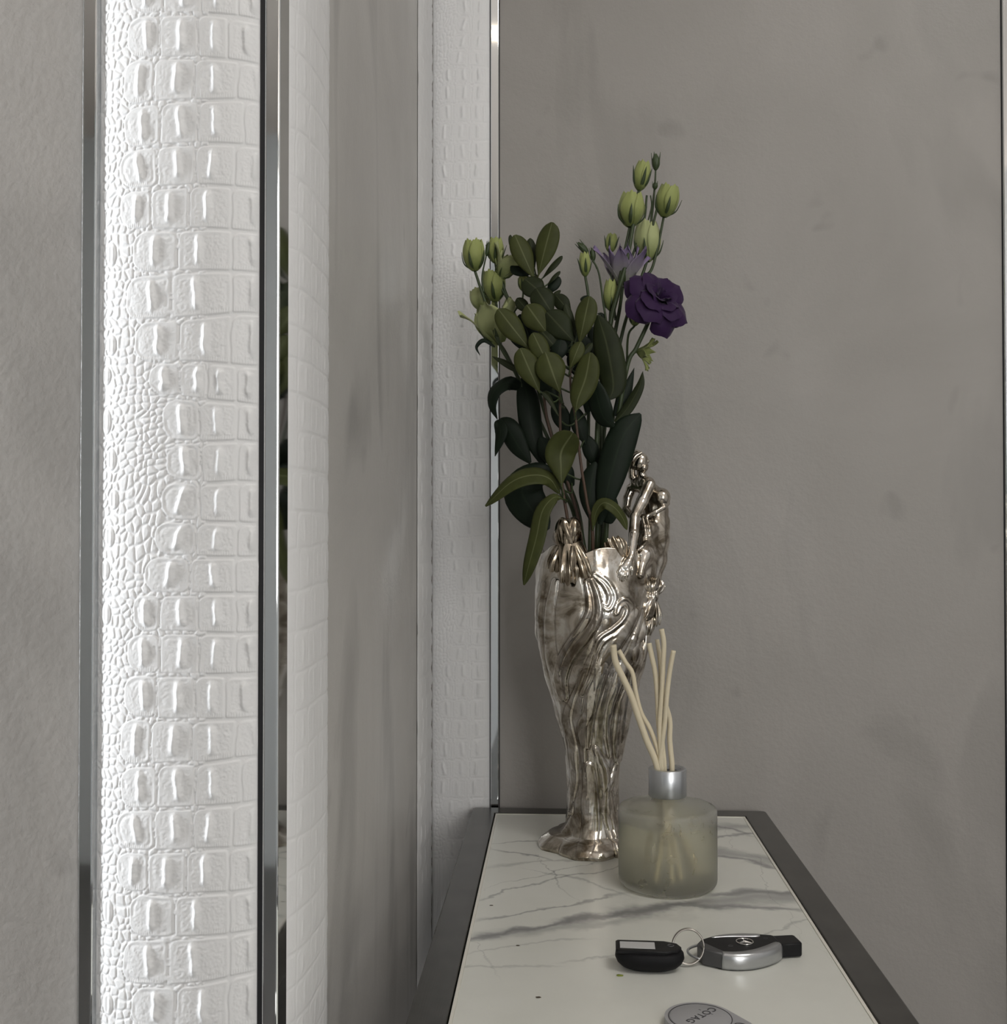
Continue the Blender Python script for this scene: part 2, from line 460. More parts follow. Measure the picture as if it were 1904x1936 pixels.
# ------------------------------------------------------------------ console table
lo0 = on_z(894.5, 1527, TOP); ro0 = on_z(1448, 1534.7, TOP); lo1 = on_z(766.8, 1936, TOP); ro1 = on_z(1738.6, 1936, TOP)
li0 = on_z(937.2, 1538.6, TOP); ri0 = on_z(1407.8, 1544.6, TOP); li1 = on_z(848, 1936, TOP); ri1 = on_z(1660.8, 1936, TOP)
TXL = (lo0.x + lo1.x) / 2; TXR = (ro0.x + ro1.x) / 2; TIL = (li0.x + li1.x) / 2; TIR = (ri0.x + ri1.x) / 2
TYB = (lo0.y + ro0.y) / 2; TIB = (li0.y + ri0.y) / 2
TIF = TIB - 0.86; TYF = TIF - (TYB - TIB)
table = empty('console_table', ((TXL + TXR) / 2, (TYB + TYF) / 2, 0))
tag(table, 'narrow console table with a dark steel frame and an inset white marble top', 'table')
tl = table.location.copy()
def marble_mat():
    m, nt, p = nmat('white_marble_grey_veins')
    tc = nt.nodes.new('ShaderNodeTexCoord')
    wn = N(nt, 'ShaderNodeTexNoise', Scale=9.0, Detail=5, Roughness=0.6)
    nt.links.new(tc.outputs['Object'], wn.inputs['Vector'])
    sub = N(nt, 'ShaderNodeVectorMath', operation='SUBTRACT'); sub.inputs[1].default_value = (0.5, 0.5, 0.5)
    nt.links.new(wn.outputs['Color'], sub.inputs[0])
    sc = N(nt, 'ShaderNodeVectorMath', operation='SCALE'); sc.inputs['Scale'].default_value = 0.075
    nt.links.new(sub.outputs[0], sc.inputs[0])
    ad = N(nt, 'ShaderNodeVectorMath', operation='ADD'); nt.links.new(tc.outputs['Object'], ad.inputs[0]); nt.links.new(sc.outputs[0], ad.inputs[1])
    sep = nt.nodes.new('ShaderNodeSeparateXYZ'); nt.links.new(ad.outputs[0], sep.inputs[0])
    thick = noise(nt, tc.outputs['Object'], 14, 4, 0.6)
    cl = noise(nt, ad.outputs[0], 5.0, 5, 0.6)
    col = ramp(nt, cl, [(0.25, (0.64, 0.645, 0.595)), (0.6, (0.71, 0.715, 0.665)), (0.85, (0.75, 0.755, 0.71))])
    def math_(op, a, b=None):
        n = N(nt, 'ShaderNodeMath', operation=op)
        for i, x in enumerate((a, b)):
            if x is None: continue
            if hasattr(x, 'links'): nt.links.new(x, n.inputs[i])
            else: n.inputs[i].default_value = x
        return n.outputs[0]
    # veins: through two pixels of the photograph, on the table plane: (x0,y0,x1,y1,width m,strength,x-range fade)
    for (a, b, c, d, w, st) in VEINS:
        A = on_z(a, b, TOP); B = on_z(c, d, TOP)
        A = A - tl; B = B - tl
        k = (B.y - A.y) / (B.x - A.x); q = A.y - k * A.x
        dist = math_('SUBTRACT', sep.outputs['Y'], math_('ADD', math_('MULTIPLY', sep.outputs['X'], k), q))
        dist = math_('ABSOLUTE', dist)
        ww = math_('MULTIPLY', math_('POWER', math_('MAXIMUM', math_('SUBTRACT', thick, 0.12), 0.0), 1.3), w * 4.2)
        mr = N(nt, 'ShaderNodeMapRange', interpolation_type='SMOOTHSTEP')
        nt.links.new(dist, mr.inputs['Value'])
        mr.inputs['From Min'].default_value = 0.0; nt.links.new(math_('ADD', ww, 0.0008), mr.inputs['From Max'])
        mr.inputs['To Min'].default_value = st; mr.inputs['To Max'].default_value = 0.0
        # fade along the vein
        xm = N(nt, 'ShaderNodeMapRange', interpolation_type='SMOOTHSTEP'); nt.links.new(sep.outputs['X'], xm.inputs['Value'])
        xl, xh = min(A.x, B.x), max(A.x, B.x)
        xm.inputs['From Min'].default_value = xl - 0.02; xm.inputs['From Max'].default_value = xl + 0.015
        xm2 = N(nt, 'ShaderNodeMapRange', interpolation_type='SMOOTHSTEP'); nt.links.new(sep.outputs['X'], xm2.inputs['Value'])
        xm2.inputs['From Min'].default_value = xh - 0.015; xm2.inputs['From Max'].default_value = xh + 0.02
        xm2.inputs['To Min'].default_value = 1; xm2.inputs['To Max'].default_value = 0
        f = math_('MULTIPLY', math_('MULTIPLY', mr.outputs[0], xm.outputs[0]), xm2.outputs[0])
        col = mixrgb(nt, f, col, (0.20, 0.20, 0.205))
    nt.links.new(col, p.inputs['Base Color'])
    setp(p, rough=0.22, spec=0.45)
    return m
VEINS = [(1170, 1722, 1530, 1690, 0.026, 0.6), (1340, 1602, 1490, 1640, 0.022, 0.55), (1330, 1566, 1440, 1564, 0.020, 0.55), (890, 1772, 1210, 1735, 0.014, 0.45), (1180, 1630, 1350, 1612, 0.016, 0.45), (930, 1640, 1190, 1610, 0.008, 0.35), (1150, 1590, 1240, 1660, 0.014, 0.45), (1400, 1600, 1470, 1690, 0.009, 0.5),
         (935, 1590, 1020, 1580, 0.004, 0.6), (935, 1605, 1010, 1625, 0.0045, 0.7), (1000, 1625, 1060, 1680, 0.0025, 0.5),
         (900, 1705, 1170, 1635, 0.0025, 0.55), (900, 1735, 1180, 1690, 0.003, 0.6), (885, 1776, 1060, 1740, 0.007, 0.8),
         (1050, 1742, 1330, 1705, 0.014, 0.9), (1300, 1712, 1520, 1722, 0.006, 0.7), (1360, 1560, 1420, 1580, 0.006, 0.7),
         (1330, 1590, 1460, 1575, 0.006, 0.7), (1340, 1610, 1480, 1650, 0.006, 0.7), (1350, 1690, 1540, 1680, 0.009, 0.75),
         (940, 1680, 1200, 1600, 0.0018, 0.4), (1000, 1650, 1190, 1690, 0.002, 0.4), (860, 1826, 1060, 1822, 0.0016, 0.3),
         (1100, 1812, 1180, 1800, 0.0016, 0.35), (1430, 1775, 1560, 1740, 0.002, 0.35), (880, 1770, 940, 1820, 0.0015, 0.3),
         (1180, 1650, 1330, 1620, 0.005, 0.6), (890, 1800, 1100, 1775, 0.002, 0.3)]
M['marble'] = marble_mat()
def steel_mat():
    m, nt, p = nmat('dark_satin_steel')
    v = obj_coords(nt, (1, 1, 1))
    n1 = noise(nt, v, 30, 3, 0.6)
    c = ramp(nt, n1, [(0.3, (0.085, 0.083, 0.078)), (0.7, (0.125, 0.122, 0.115))])
    nt.links.new(c, p.inputs['Base Color'])
    setp(p, metal=0.75, rough=0.24)
    v2 = obj_coords(nt, (400, 6, 1))
    n2 = noise(nt, v2, 3, 2, 0.5)
    bump(nt, p, n2, 0.03, 0.001)
    return m
M['steel'] = steel_mat()
simple('pale_bead', (0.72, 0.70, 0.63), 0.3, spec=0.6)

def tbox(name, x0, x1, y0, y1, z0, z1, mat, bevel=0.0, seg=2):
    return box(name, x0 - tl.x, x1 - tl.x, y0 - tl.y, y1 - tl.y, z0, z1, mat, table, bevel, seg)
FH = 0.045
FT = TOP + 0.0008
# mitred look: one frame mesh made of four rails with rounded outer corners
def frame_mesh():
    bm = bmesh.new()
    def loop(x0, x1, y0, y1, z, r=0.0):
        pts = []
        if r:
            for cx, cy, a0 in ((x1 - r, y1 - r, 0), (x0 + r, y1 - r, 90), (x0 + r, y0 + r, 180), (x1 - r, y0 + r, 270)):
                for k in range(5):
                    a = math.radians(a0 + 22.5 * k); pts.append((cx + r * math.cos(a), cy + r * math.sin(a), z))
        else:
            for cx, cy in ((x1, y1), (x0, y1), (x0, y0), (x1, y0)):
                for k in range(5): pts.append((cx + (-1e-5 * k if cx == x1 else 1e-5 * k), cy, z))
        return [bm.verts.new((p[0] - tl.x, p[1] - tl.y, p[2])) for p in pts]
    g = 0.0014
    L = [loop(TIL - g, TIR + g, TIF - g, TIB + g, TOP - FH, 0.0006), loop(TIL - g, TIR + g, TIF - g, TIB + g, FT - 0.0006, 0.0006), loop(TIL - g - 0.0006, TIR + g + 0.0006, TIF - g - 0.0006, TIB + g + 0.0006, FT, 0.001),
         loop(TXL + 0.0012, TXR - 0.0012, TYF + 0.0012, TYB - 0.0012, FT, 0.004), loop(TXL + 0.0004, TXR - 0.0004, TYF + 0.0004, TYB - 0.0004, FT - 0.0004, 0.0045),
         loop(TXL, TXR, TYF, TYB, FT - 0.0013, 0.005), loop(TXL, TXR, TYF, TYB, TOP - FH, 0.005)]
    n = len(L[0])
    for a, b in zip(L, L[1:] + L[:1]):
        for k in range(n):
            bm.faces.new((a[k], a[(k + 1) % n], b[(k + 1) % n], b[k]))
    return bm_mesh('frame', bm)
link('frame', frame_mesh(), M['steel'], table)
tbox('tabletop', TIL + 0.0022, TIR - 0.0022, TIF + 0.0022, TIB - 0.0022, TOP - 0.02, TOP, M['marble'], 0.0006, 2)
# pale bead round the marble
bead = bmesh.new()
bw = 0.0024
for (x0, x1, y0, y1) in ((TIL, TIL + bw, TIF, TIB), (TIR - bw, TIR, TIF, TIB), (TIL + bw, TIR - bw, TIB - bw, TIB), (TIL + bw, TIR - bw, TIF, TIF + bw)):
    box_bm(bead, x0 - tl.x, x1 - tl.x, y0 - tl.y, y1 - tl.y, TOP - 0.02, TOP + 0.0005)
link('bead', bm_mesh('bead', bead), M['pale_bead'], table)
tbox('underlay', TIL - 0.001, TIR + 0.001, TIF - 0.001, TIB + 0.001, TOP - 0.045, TOP - 0.021, M['black_gap'])
for lx0, lx1 in ((TXL, TXL + 0.03), (TXR - 0.03, TXR)):
    for ly0, ly1 in ((TYB - 0.03, TYB), (TYF, TYF + 0.03)):
        tbox('leg', lx0, lx1, ly0, ly1, 0.0, TOP - FH, M['steel'], 0.002, 1)

# ------------------------------------------------------------------ silver figural vase
def silver_mat(name, tarnish):
    m, nt, p = nmat(name)
    v = obj_coords(nt)
    n1 = noise(nt, v, 38, 5, 0.62, 0.8)
    c = ramp(nt, n1, [(0.36, (0.17, 0.135, 0.095) if tarnish > 0.5 else (0.20, 0.165, 0.12)), (0.50, (0.40, 0.34, 0.26) if tarnish > 0.5 else (0.56, 0.51, 0.44)), (0.62, (0.62, 0.54, 0.43) if tarnish > 0.5 else (0.80, 0.765, 0.71))])  # tarnish patches, contrast raised in the colour for reflections the even room lacks
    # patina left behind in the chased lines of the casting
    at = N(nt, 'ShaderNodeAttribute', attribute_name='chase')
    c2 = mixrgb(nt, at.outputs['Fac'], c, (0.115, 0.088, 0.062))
    nt.links.new(c2, p.inputs['Base Color'])
    r = ramp(nt, n1, [(0.36, (0.26,) * 3), (0.6, (0.10,) * 3)])
    nt.links.new(r, p.inputs['Roughness'])
    setp(p, metal=1.0)
    n2 = noise(nt, v, 210, 3, 0.55)
    bump(nt, p, n2, 0.10, 0.0012)
    return m
M['silver'] = silver_mat('silver_tarnish_reflections', 0.3)
M['silver_dark'] = silver_mat('dark_silver_tarnish_reflections', 0.9)

VC = on_z(1122.5, 1598, TOP)
YV = VC.y
PXV = (on_y(1221, 1300, YV).x - on_y(1121, 1300, YV).x) / 100.0
def zv(py): return on_y(1121, py, YV).z
ysil = [1030, 1045, 1070, 1115, 1160, 1200, 1260, 1300, 1350, 1400, 1450, 1500, 1530, 1555, 1572, 1585, 1594, 1600, 1606]
hsil = [97, 100, 105, 109, 110, 106, 94, 82, 68, 55.5, 47, 44.5, 46, 52, 62, 78, 92, 97, 95]
zsil = np.array([zv(y) for y in ysil]) - TOP
zsil[-1] = 0.0; zsil[-2] = 0.0035; zsil[-3] = 0.008; zsil[-4] = 0.015
rsil = np.array(hsil) * PXV * 1.03
RIB = [  # (polyline in photo pixels, half width px, height mm, kind)
 ([(1112,1096),(1119,1122),(1120,1152),(1104,1184),(1084,1211),(1068,1240),(1060,1275),(1066,1310)], 16, 4.4, 'leaf'),
 ([(1122,1082),(1142,1098),(1153,1122),(1146,1140),(1136,1136)], 9, 2.8, 'leaf'),
 ([(1160,1150),(1166,1136),(1177,1131),(1185,1145),(1177,1167),(1157,1185),(1135,1199),(1124,1222),(1112,1262),(1098,1300)], 9, 3.2, 'leaf'),
 ([(1198,1150),(1168,1197),(1146,1226),(1132,1256),(1120,1300),(1112,1340),(1108,1400)], 15, 3.2, 'fold'),
 ([(1050,1096),(1040,1160),(1041,1220),(1056,1300),(1074,1380),(1081,1460),(1079,1530)], 11, 2.8, 'fold'),
 ([(1029,1100),(1021,1170),(1026,1240),(1046,1320),(1066,1390)], 5, 2.0, 'fold'),
 ([(1116,1228),(1099,1270),(1080,1317),(1074,1356),(1085,1412),(1085,1479),(1068,1545),(1040,1582)], 6.5, 2.4, 'fold'),
 ([(1140,1245),(1118,1292),(1112,1334),(1099,1362),(1101,1400),(1106,1460)], 8, 2.2, 'fold'),
 ([(1184,1296),(1178,1330),(1172,1380),(1168,1432)], 15, 2.8, 'leaf'),
 ([(1124,1404),(1141,1445),(1146,1479),(1152,1525),(1162,1566)], 8.5, 2.2, 'fold'),
 ([(1170,1425),(1154,1473),(1142,1512),(1150,1557),(1162,1592)], 6, 2.0, 'fold'),
 ([(1196,1190),(1206,1230),(1196,1270),(1190,1310)], 8, 2.2, 'fold'),
 ([(1212,1150),(1200,1190),(1184,1230),(1166,1270),(1152,1320),(1146,1370),(1152,1420)], 9, 2.2, 'fold'),
 ([(1112,1440),(1116,1520),(1112,1570),(1096,1600)], 17, 2.4, 'fold')
]
def relief(xi, yi):
    D = np.zeros_like(xi); C = np.zeros_like(xi)
    for pts, hw, ht, kind in RIB:
        cu = catmull(pts, len(pts) * 7)
        best = np.full(xi.shape, 1e9); tb = np.zeros(xi.shape)
        for k in range(len(cu) - 1):
            a, b = cu[k], cu[k + 1]
            ab = b - a; L = ab @ ab + 1e-9
            t = np.clip(((xi - a[0]) * ab[0] + (yi - a[1]) * ab[1]) / L, 0, 1)
            d = np.hypot(xi - a[0] - t * ab[0], yi - a[1] - t * ab[1])
            upd = d < best
            best = np.where(upd, d, best); tb = np.where(upd, (k + t) / (len(cu) - 1), tb)
        w = hw * (0.35 + 0.65 * np.sin(np.pi * np.clip(tb * 0.92 + 0.06, 0, 1)) ** 0.6)
        s = best / w
        ins = np.sqrt(np.clip(1 - s ** 2, 0, 1))
        h = 0.72 * ht * ins
        if kind == 'leaf':
            h = ht * (0.55 * np.clip(1 - s ** 4, 0, 1) + 0.35 * np.exp(-((s - 0.8) / 0.22) ** 2) - 0.35 * np.exp(-(s / 0.16) ** 2))
            h = np.where(s < 1, np.maximum(h, 0), 0)
        D = np.maximum(D, h)
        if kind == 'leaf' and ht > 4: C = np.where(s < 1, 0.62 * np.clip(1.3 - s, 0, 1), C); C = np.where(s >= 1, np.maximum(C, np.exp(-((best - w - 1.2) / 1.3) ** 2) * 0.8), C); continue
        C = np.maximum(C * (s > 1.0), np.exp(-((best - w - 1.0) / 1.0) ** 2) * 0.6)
    return D, C
def vase_body():
    nt_, nz = 320, 300
    th = np.linspace(0, 2 * np.pi, nt_, endpoint=False)
    tz = np.linspace(0, 1, nz)
    TH_, TZ = np.meshgrid(th, tz)
    rim = (0.012 * np.exp(-((np.mod(TH_ + 0.72 + np.pi, 2 * np.pi) - np.pi) / 0.5) ** 2) + 0.010 * np.exp(-((np.mod(TH_ - 0.75 + np.pi, 2 * np.pi) - np.pi) / 0.5) ** 2)
           + 0.004 * np.sin(3 * TH_ + 0.4) + 0.003 * np.sin(7 * TH_ + 1.0)) - 0.004
    ztop = zv(1043) - TOP
    Z = TZ * ztop + rim * TZ ** 6
    R = np.interp(Z, zsil[::-1], rsil[::-1])
    # swelling lobes of the foot
    foot = np.clip(1 - Z / 0.03, 0, 1)
    R = R * (1 + foot * 0.20 * np.abs(np.cos(2.5 * TH_ + 0.5)) ** 0.6 - foot * 0.13) + foot ** 2 * 0.0010 * np.sin(14 * TH_)
    xi = 1122.5 + R * np.sin(TH_) / PXV
    yi = np.interp(Z, zsil[::-1], np.array(ysil, float)[::-1])
    D, C = relief(xi, yi)
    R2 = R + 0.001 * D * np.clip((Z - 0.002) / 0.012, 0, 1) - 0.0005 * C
    # gentle hammered unevenness
    R2 += 0.0020 * (vnoise(TH_ * 4 + 20, Z * 40) - 0.5) * np.clip(Z / 0.04, 0, 1) + 0.0008 * (vnoise(TH_ * 9 + 50, Z * 80) - 0.5) * np.clip(Z / 0.04, 0, 1)
    P = np.stack([R2 * np.sin(TH_), -R2 * np.cos(TH_), Z], -1)
    # inner wall and floor of the vase
    rt = R2[-1]; zt = Z[-1]
    inner = []
    for dz, k in ((0.0012, 0.985), (0.0, 0.955), (-0.02, 0.95), (-0.07, 0.95), (-0.13, 0.82), (-0.20, 0.55), (-0.201, 0.0)):
        inner.append(np.stack([rt * k * np.sin(th), -rt * k * np.cos(th), zt + dz if dz > -0.19 else np.full_like(zt, ztop - 0.2)], -1))
    bottom = np.stack([np.zeros_like(th), np.zeros_like(th), np.zeros_like(th)], -1)[None]
    P = np.concatenate([bottom, P, np.array(inner)], 0)
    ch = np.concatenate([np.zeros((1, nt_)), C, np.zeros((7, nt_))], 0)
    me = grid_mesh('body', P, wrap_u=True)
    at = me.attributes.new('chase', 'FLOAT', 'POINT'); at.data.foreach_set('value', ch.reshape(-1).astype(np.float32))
    return me
vase = empty('figural_vase', (VC.x, VC.y, TOP))
tag(vase, 'tall tarnished silver vase cast with irises and a leaning female figure, holding the flowers', 'vase')
VO = vase.location
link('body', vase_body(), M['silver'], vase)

def V3(px, py, dy=0.0, origin=None):
    """a place seen at a photo pixel, at depth dy from the vase axis"""
    p = on_y(px, py, YV + dy)
    return p - origin if origin is not None else p
BLEND = [0.0012]
def ico(L, c, r, sub=3, rot=None):
    r = (r, r, r) if np.ndim(r) == 0 else r
    L.append(('e', np.array(tuple(c)), np.array(r), np.eye(3) if rot is None else np.array(rot.to_3x3()), BLEND[0]))
def limb(L, pts, rads):
    for (a, b, ra, rb) in zip(pts, pts[1:], rads, rads[1:]):
        L.append(('c', np.array(tuple(a)), np.array(tuple(b)), ra, rb, BLEND[0]))
def sculpt(name, L, vox):
    """blend capsules and ellipsoids into one skin (smooth union, then surface nets)"""
    lo = np.min([np.minimum(p[1], p[2]) - max(p[3], p[4]) if p[0] == 'c' else p[1] - max(p[2]) for p in L], 0) - 4 * vox
    hi = np.max([np.maximum(p[1], p[2]) + max(p[3], p[4]) if p[0] == 'c' else p[1] + max(p[2]) for p in L], 0) + 4 * vox
    n = np.ceil((hi - lo) / vox).astype(int) + 1
    Fd = np.full(n, 0.02, np.float32)
    ax = [lo[d] + vox * np.arange(n[d]) for d in range(3)]
    for p in L:
        k = p[-1]; m = 3 * vox + 2 * k
        if p[0] == 'c': b0 = np.minimum(p[1], p[2]) - max(p[3], p[4]) - m; b1 = np.maximum(p[1], p[2]) + max(p[3], p[4]) + m
        else: b0 = p[1] - max(p[2]) - m; b1 = p[1] + max(p[2]) + m
        s = [slice(max(0, int((b0[d] - lo[d]) / vox)), min(n[d], int((b1[d] - lo[d]) / vox) + 2)) for d in range(3)]
        G = np.stack(np.meshgrid(*[ax[d][s[d]] for d in range(3)], indexing='ij'), -1)
        if p[0] == 'c':
            ab = p[2] - p[1]; q = np.clip(((G - p[1]) @ ab) / (ab @ ab + 1e-12), 0, 1)
            dd = np.linalg.norm(G - p[1] - q[..., None] * ab, axis=-1) - (p[3] + (p[4] - p[3]) * q)
        else:
            X = (G - p[1]) @ p[3]; k0_ = np.linalg.norm(X / p[2], axis=-1); k1_ = np.linalg.norm(X / p[2] ** 2, axis=-1) + 1e-9
            dd = k0_ * (k0_ - 1) / k1_
        f = Fd[s[0], s[1], s[2]]
        hgt = np.clip(0.5 + 0.5 * (f - dd) / k, 0, 1)
        Fd[s[0], s[1], s[2]] = f * (1 - hgt) + dd * hgt - k * hgt * (1 - hgt)
    S = Fd < 0
    corner = [(a, b, c) for a in (0, 1) for b in (0, 1) for c in (0, 1)]
    cs = np.array([n[0] - 1, n[1] - 1, n[2] - 1])
    cnt = sum(S[a:a + cs[0], b:b + cs[1], c:c + cs[2]].astype(np.int8) for a, b, c in corner)
    act = np.argwhere((cnt > 0) & (cnt < 8))
    vid = np.full(cs, -1, np.int64); vid[act[:, 0], act[:, 1], act[:, 2]] = np.arange(len(act))
    acc = np.zeros((len(act), 3)); num = np.zeros(len(act))
    for u in range(8):
        for w in range(u + 1, 8):
            cu_, cw = corner[u], corner[w]
            if sum(abs(x - y) for x, y in zip(cu_, cw)) != 1: continue
            fa = Fd[act[:, 0] + cu_[0], act[:, 1] + cu_[1], act[:, 2] + cu_[2]]; fb = Fd[act[:, 0] + cw[0], act[:, 1] + cw[1], act[:, 2] + cw[2]]
            cr = (fa < 0) != (fb < 0); q = np.where(cr, fa / (fa - fb + 1e-12), 0)
            acc += np.where(cr[:, None], np.array(cu_) + q[:, None] * (np.array(cw) - np.array(cu_)), 0); num += cr
    V = lo + vox * (act + acc / num[:, None])
    faces = []
    for d in range(3):
        e1, e2 = [(1, 2), (2, 0), (0, 1)][d]
        sl0 = [slice(None)] * 3; sl1 = [slice(None)] * 3; sl0[d] = slice(0, -1); sl1[d] = slice(1, None)
        A_ = S[tuple(sl0)]; B_ = S[tuple(sl1)]
        idx = np.argwhere(A_ != B_)
        idx = idx[(idx[:, e1] > 0) & (idx[:, e2] > 0)]
        flip = A_[idx[:, 0], idx[:, 1], idx[:, 2]]
        def g(o1, o2):
            q = idx.copy(); q[:, e1] -= o1; q[:, e2] -= o2; return vid[q[:, 0], q[:, 1], q[:, 2]]
        f4 = np.stack([g(1, 1), g(0, 1), g(0, 0), g(1, 0)], 1)
        f4[~flip] = f4[~flip][:, ::-1]
        faces.append(f4[(f4 >= 0).all(1)])
    faces = np.concatenate(faces)
    me = bpy.data.meshes.new(name); nf = len(faces)
    me.vertices.add(len(V)); me.vertices.foreach_set('co', V.reshape(-1).astype(np.float32))
    me.loops.add(nf * 4); me.loops.foreach_set('vertex_index', faces.reshape(-1).astype(np.int32))
    me.polygons.add(nf); me.polygons.foreach_set('loop_start', np.arange(0, nf * 4, 4, dtype=np.int32))
    me.polygons.foreach_set('use_smooth', np.ones(nf, dtype=bool))
    me.update(calc_edges=True); me.validate()
    return me
def fig(px, py, dy=0.0): return V3(px, py, dy, VO)
mm = 0.001
def female_figure():
    bm = []
    # head thrown back, looking up to the right, hair falling behind
    ico(bm, fig(1210, 873, -0.004), (8.0*mm, 7.6*mm, 10.0*mm), 3, Matrix.Rotation(math.radians(28), 4, 'Y'))
    ico(bm, fig(1217, 884, -0.006), (4.8*mm, 5.0*mm, 5.0*mm))                     # jaw
    ico(bm, fig(1224.5, 872, -0.006), (1.9*mm, 1.6*mm, 2.3*mm), 2)               # nose
    ico(bm, fig(1222.5, 880, -0.006), (2.0*mm, 2.2*mm, 1.4*mm), 2)               # lips
    ico(bm, fig(1203, 861, -0.002), (7.0*mm, 7.6*mm, 6.2*mm))                     # hair crown
    for k in range(5):                                                            # locks swept back
        limb(bm, [fig(1213 - 3 * k, 856 + k, -0.010), fig(1201 - 1.2 * k, 862 + 2 * k, -0.010), fig(1196, 874 + 2 * k, -0.006)], [1.3*mm, 1.9*mm, 1.5*mm])
    limb(bm, [fig(1197, 862, -0.002), fig(1193.5, 880, -0.002), fig(1195, 900, 0.002), fig(1201, 914, 0.006)], [4.6*mm, 4.0*mm, 3.6*mm, 4.2*mm])
    limb(bm, [fig(1212, 886, -0.002), fig(1214, 906, 0.0)], [4.6*mm, 5.2*mm])    # neck
    # shoulders, back and bust
    BLEND[0] = 0.0045
    limb(bm, [fig(1194, 924, 0.012), fig(1212, 913, 0.004), fig(1226, 913, -0.008)], [5.6*mm, 7.4*mm, 6.6*mm])
    limb(bm, [fig(1218, 918, 0.004), fig(1233, 938, 0.004), fig(1240, 965, 0.004), fig(1241, 992, 0.003)], [8.6*mm, 11.5*mm, 12.6*mm, 12.2*mm])
    ico(bm, fig(1251, 941, -0.005), (9.4*mm, 10.0*mm, 10.4*mm))
    ico(bm, fig(1249, 941, 0.012), (9.0*mm, 9.0*mm, 9.6*mm))
    BLEND[0] = 0.0012
    # sash under the bust
    limb(bm, [fig(1210, 975, -0.014), fig(1224, 975, -0.0155), fig(1240, 968, -0.0155), fig(1255, 959, -0.012), fig(1263, 952, -0.005)], [1.7*mm, 2.2*mm, 2.8*mm, 2.8*mm, 2.2*mm])
    # near arm down to the rim, with a hand
    limb(bm, [fig(1228, 917, -0.014), fig(1215, 946, -0.022), fig(1200, 976, -0.028)], [6.8*mm, 6.4*mm, 5.2*mm])
    limb(bm, [fig(1200, 976, -0.028), fig(1198, 1010, -0.038), fig(1194, 1050, -0.048)], [5.3*mm, 5.2*mm, 3.7*mm])
    limb(bm, [fig(1194, 1050, -0.048), fig(1188, 1063, -0.051), fig(1182, 1072, -0.053)], [3.8*mm, 4.8*mm, 4.6*mm])
    for (a, b, c) in (((1176, 1071), (1171, 1081), (1169, 1090)), ((1179, 1075), (1175, 1086), (1172.5, 1096)), ((1184, 1077), (1180.5, 1088), (1178, 1098)),
                      ((1188, 1076), (1186, 1087), (1185, 1095))):
        limb(bm, [fig(*a, -0.055), fig(*b, -0.0575), fig(*c, -0.057)], [1.75*mm, 1.6*mm, 1.2*mm])
    limb(bm, [fig(1192, 1064, -0.051), fig(1195, 1077, -0.054), fig(1194, 1087, -0.054)], [2.1*mm, 1.8*mm, 1.4*mm])
    # far arm folded behind the hair
    limb(bm, [fig(1194, 924, 0.012), fig(1187, 942, 0.010), fig(1184, 964, 0.002), fig(1196, 978, -0.012)], [5.4*mm, 5.0*mm, 4.4*mm, 3.6*mm])
    # hips and the drapery that melts into the vase wall
    BLEND[0] = 0.006
    limb(bm, [fig(1241, 992, 0.002), fig(1239, 1022, 0.000), fig(1235, 1058, -0.004), fig(1228, 1100, -0.010), fig(1221, 1145, -0.014)], [12.4*mm, 13.8*mm, 13.4*mm, 10.5*mm, 6.0*mm])
    limb(bm, [fig(1218, 990, -0.010), fig(1219, 1014, -0.016), fig(1218, 1050, -0.026), fig(1210, 1086, -0.038)], [5.0*mm, 7.0*mm, 7.6*mm, 5.0*mm])
    limb(bm, [fig(1228, 1000, -0.010), fig(1228, 1040, -0.014), fig(1222, 1085, -0.022)], [8*mm, 9*mm, 7*mm])
    BLEND[0] = 0.002
    for (x, dyy) in ((1209, -0.022), (1217, -0.021)):
        limb(bm, [fig(x + 6, 980, dyy + 0.004), fig(x + 10, 996, dyy), fig(x + 12, 1012, dyy - 0.001), fig(x + 16, 1026, dyy + 0.002)], [1.4*mm, 2.0*mm, 1.8*mm, 1.2*mm])
    limb(bm, [fig(1240, 1000, -0.012), fig(1234, 1012, -0.015), fig(1230, 1045, -0.018), fig(1224, 1085, -0.024), fig(1217, 1115, -0.028)], [2.0*mm, 2.6*mm, 3.0*mm, 3.0*mm, 2.0*mm])
    for k in range(4):
        limb(bm, [fig(1206 + 4 * k, 1040 + 8 * k, -0.036 + 0.002 * k), fig(1214 + 3 * k, 1034 + 8 * k, -0.034 + 0.003 * k), fig(1222 + 2 * k, 1024 + 9 * k, -0.027 + 0.003 * k)], [1.1*mm, 1.6*mm, 1.0*mm])
    limb(bm, [fig(1257, 985, 0.002), fig(1254, 1018, 0.002), fig(1247, 1062, 0.0), fig(1238, 1104, -0.002)], [5.4*mm, 6.6*mm, 6.6*mm, 5.0*mm])
    me = sculpt('female_figure', bm, 0.0006)
    me.attributes.new('chase', 'FLOAT', 'POINT')
    return me
link('female_figure', female_figure(), M['silver'], vase)

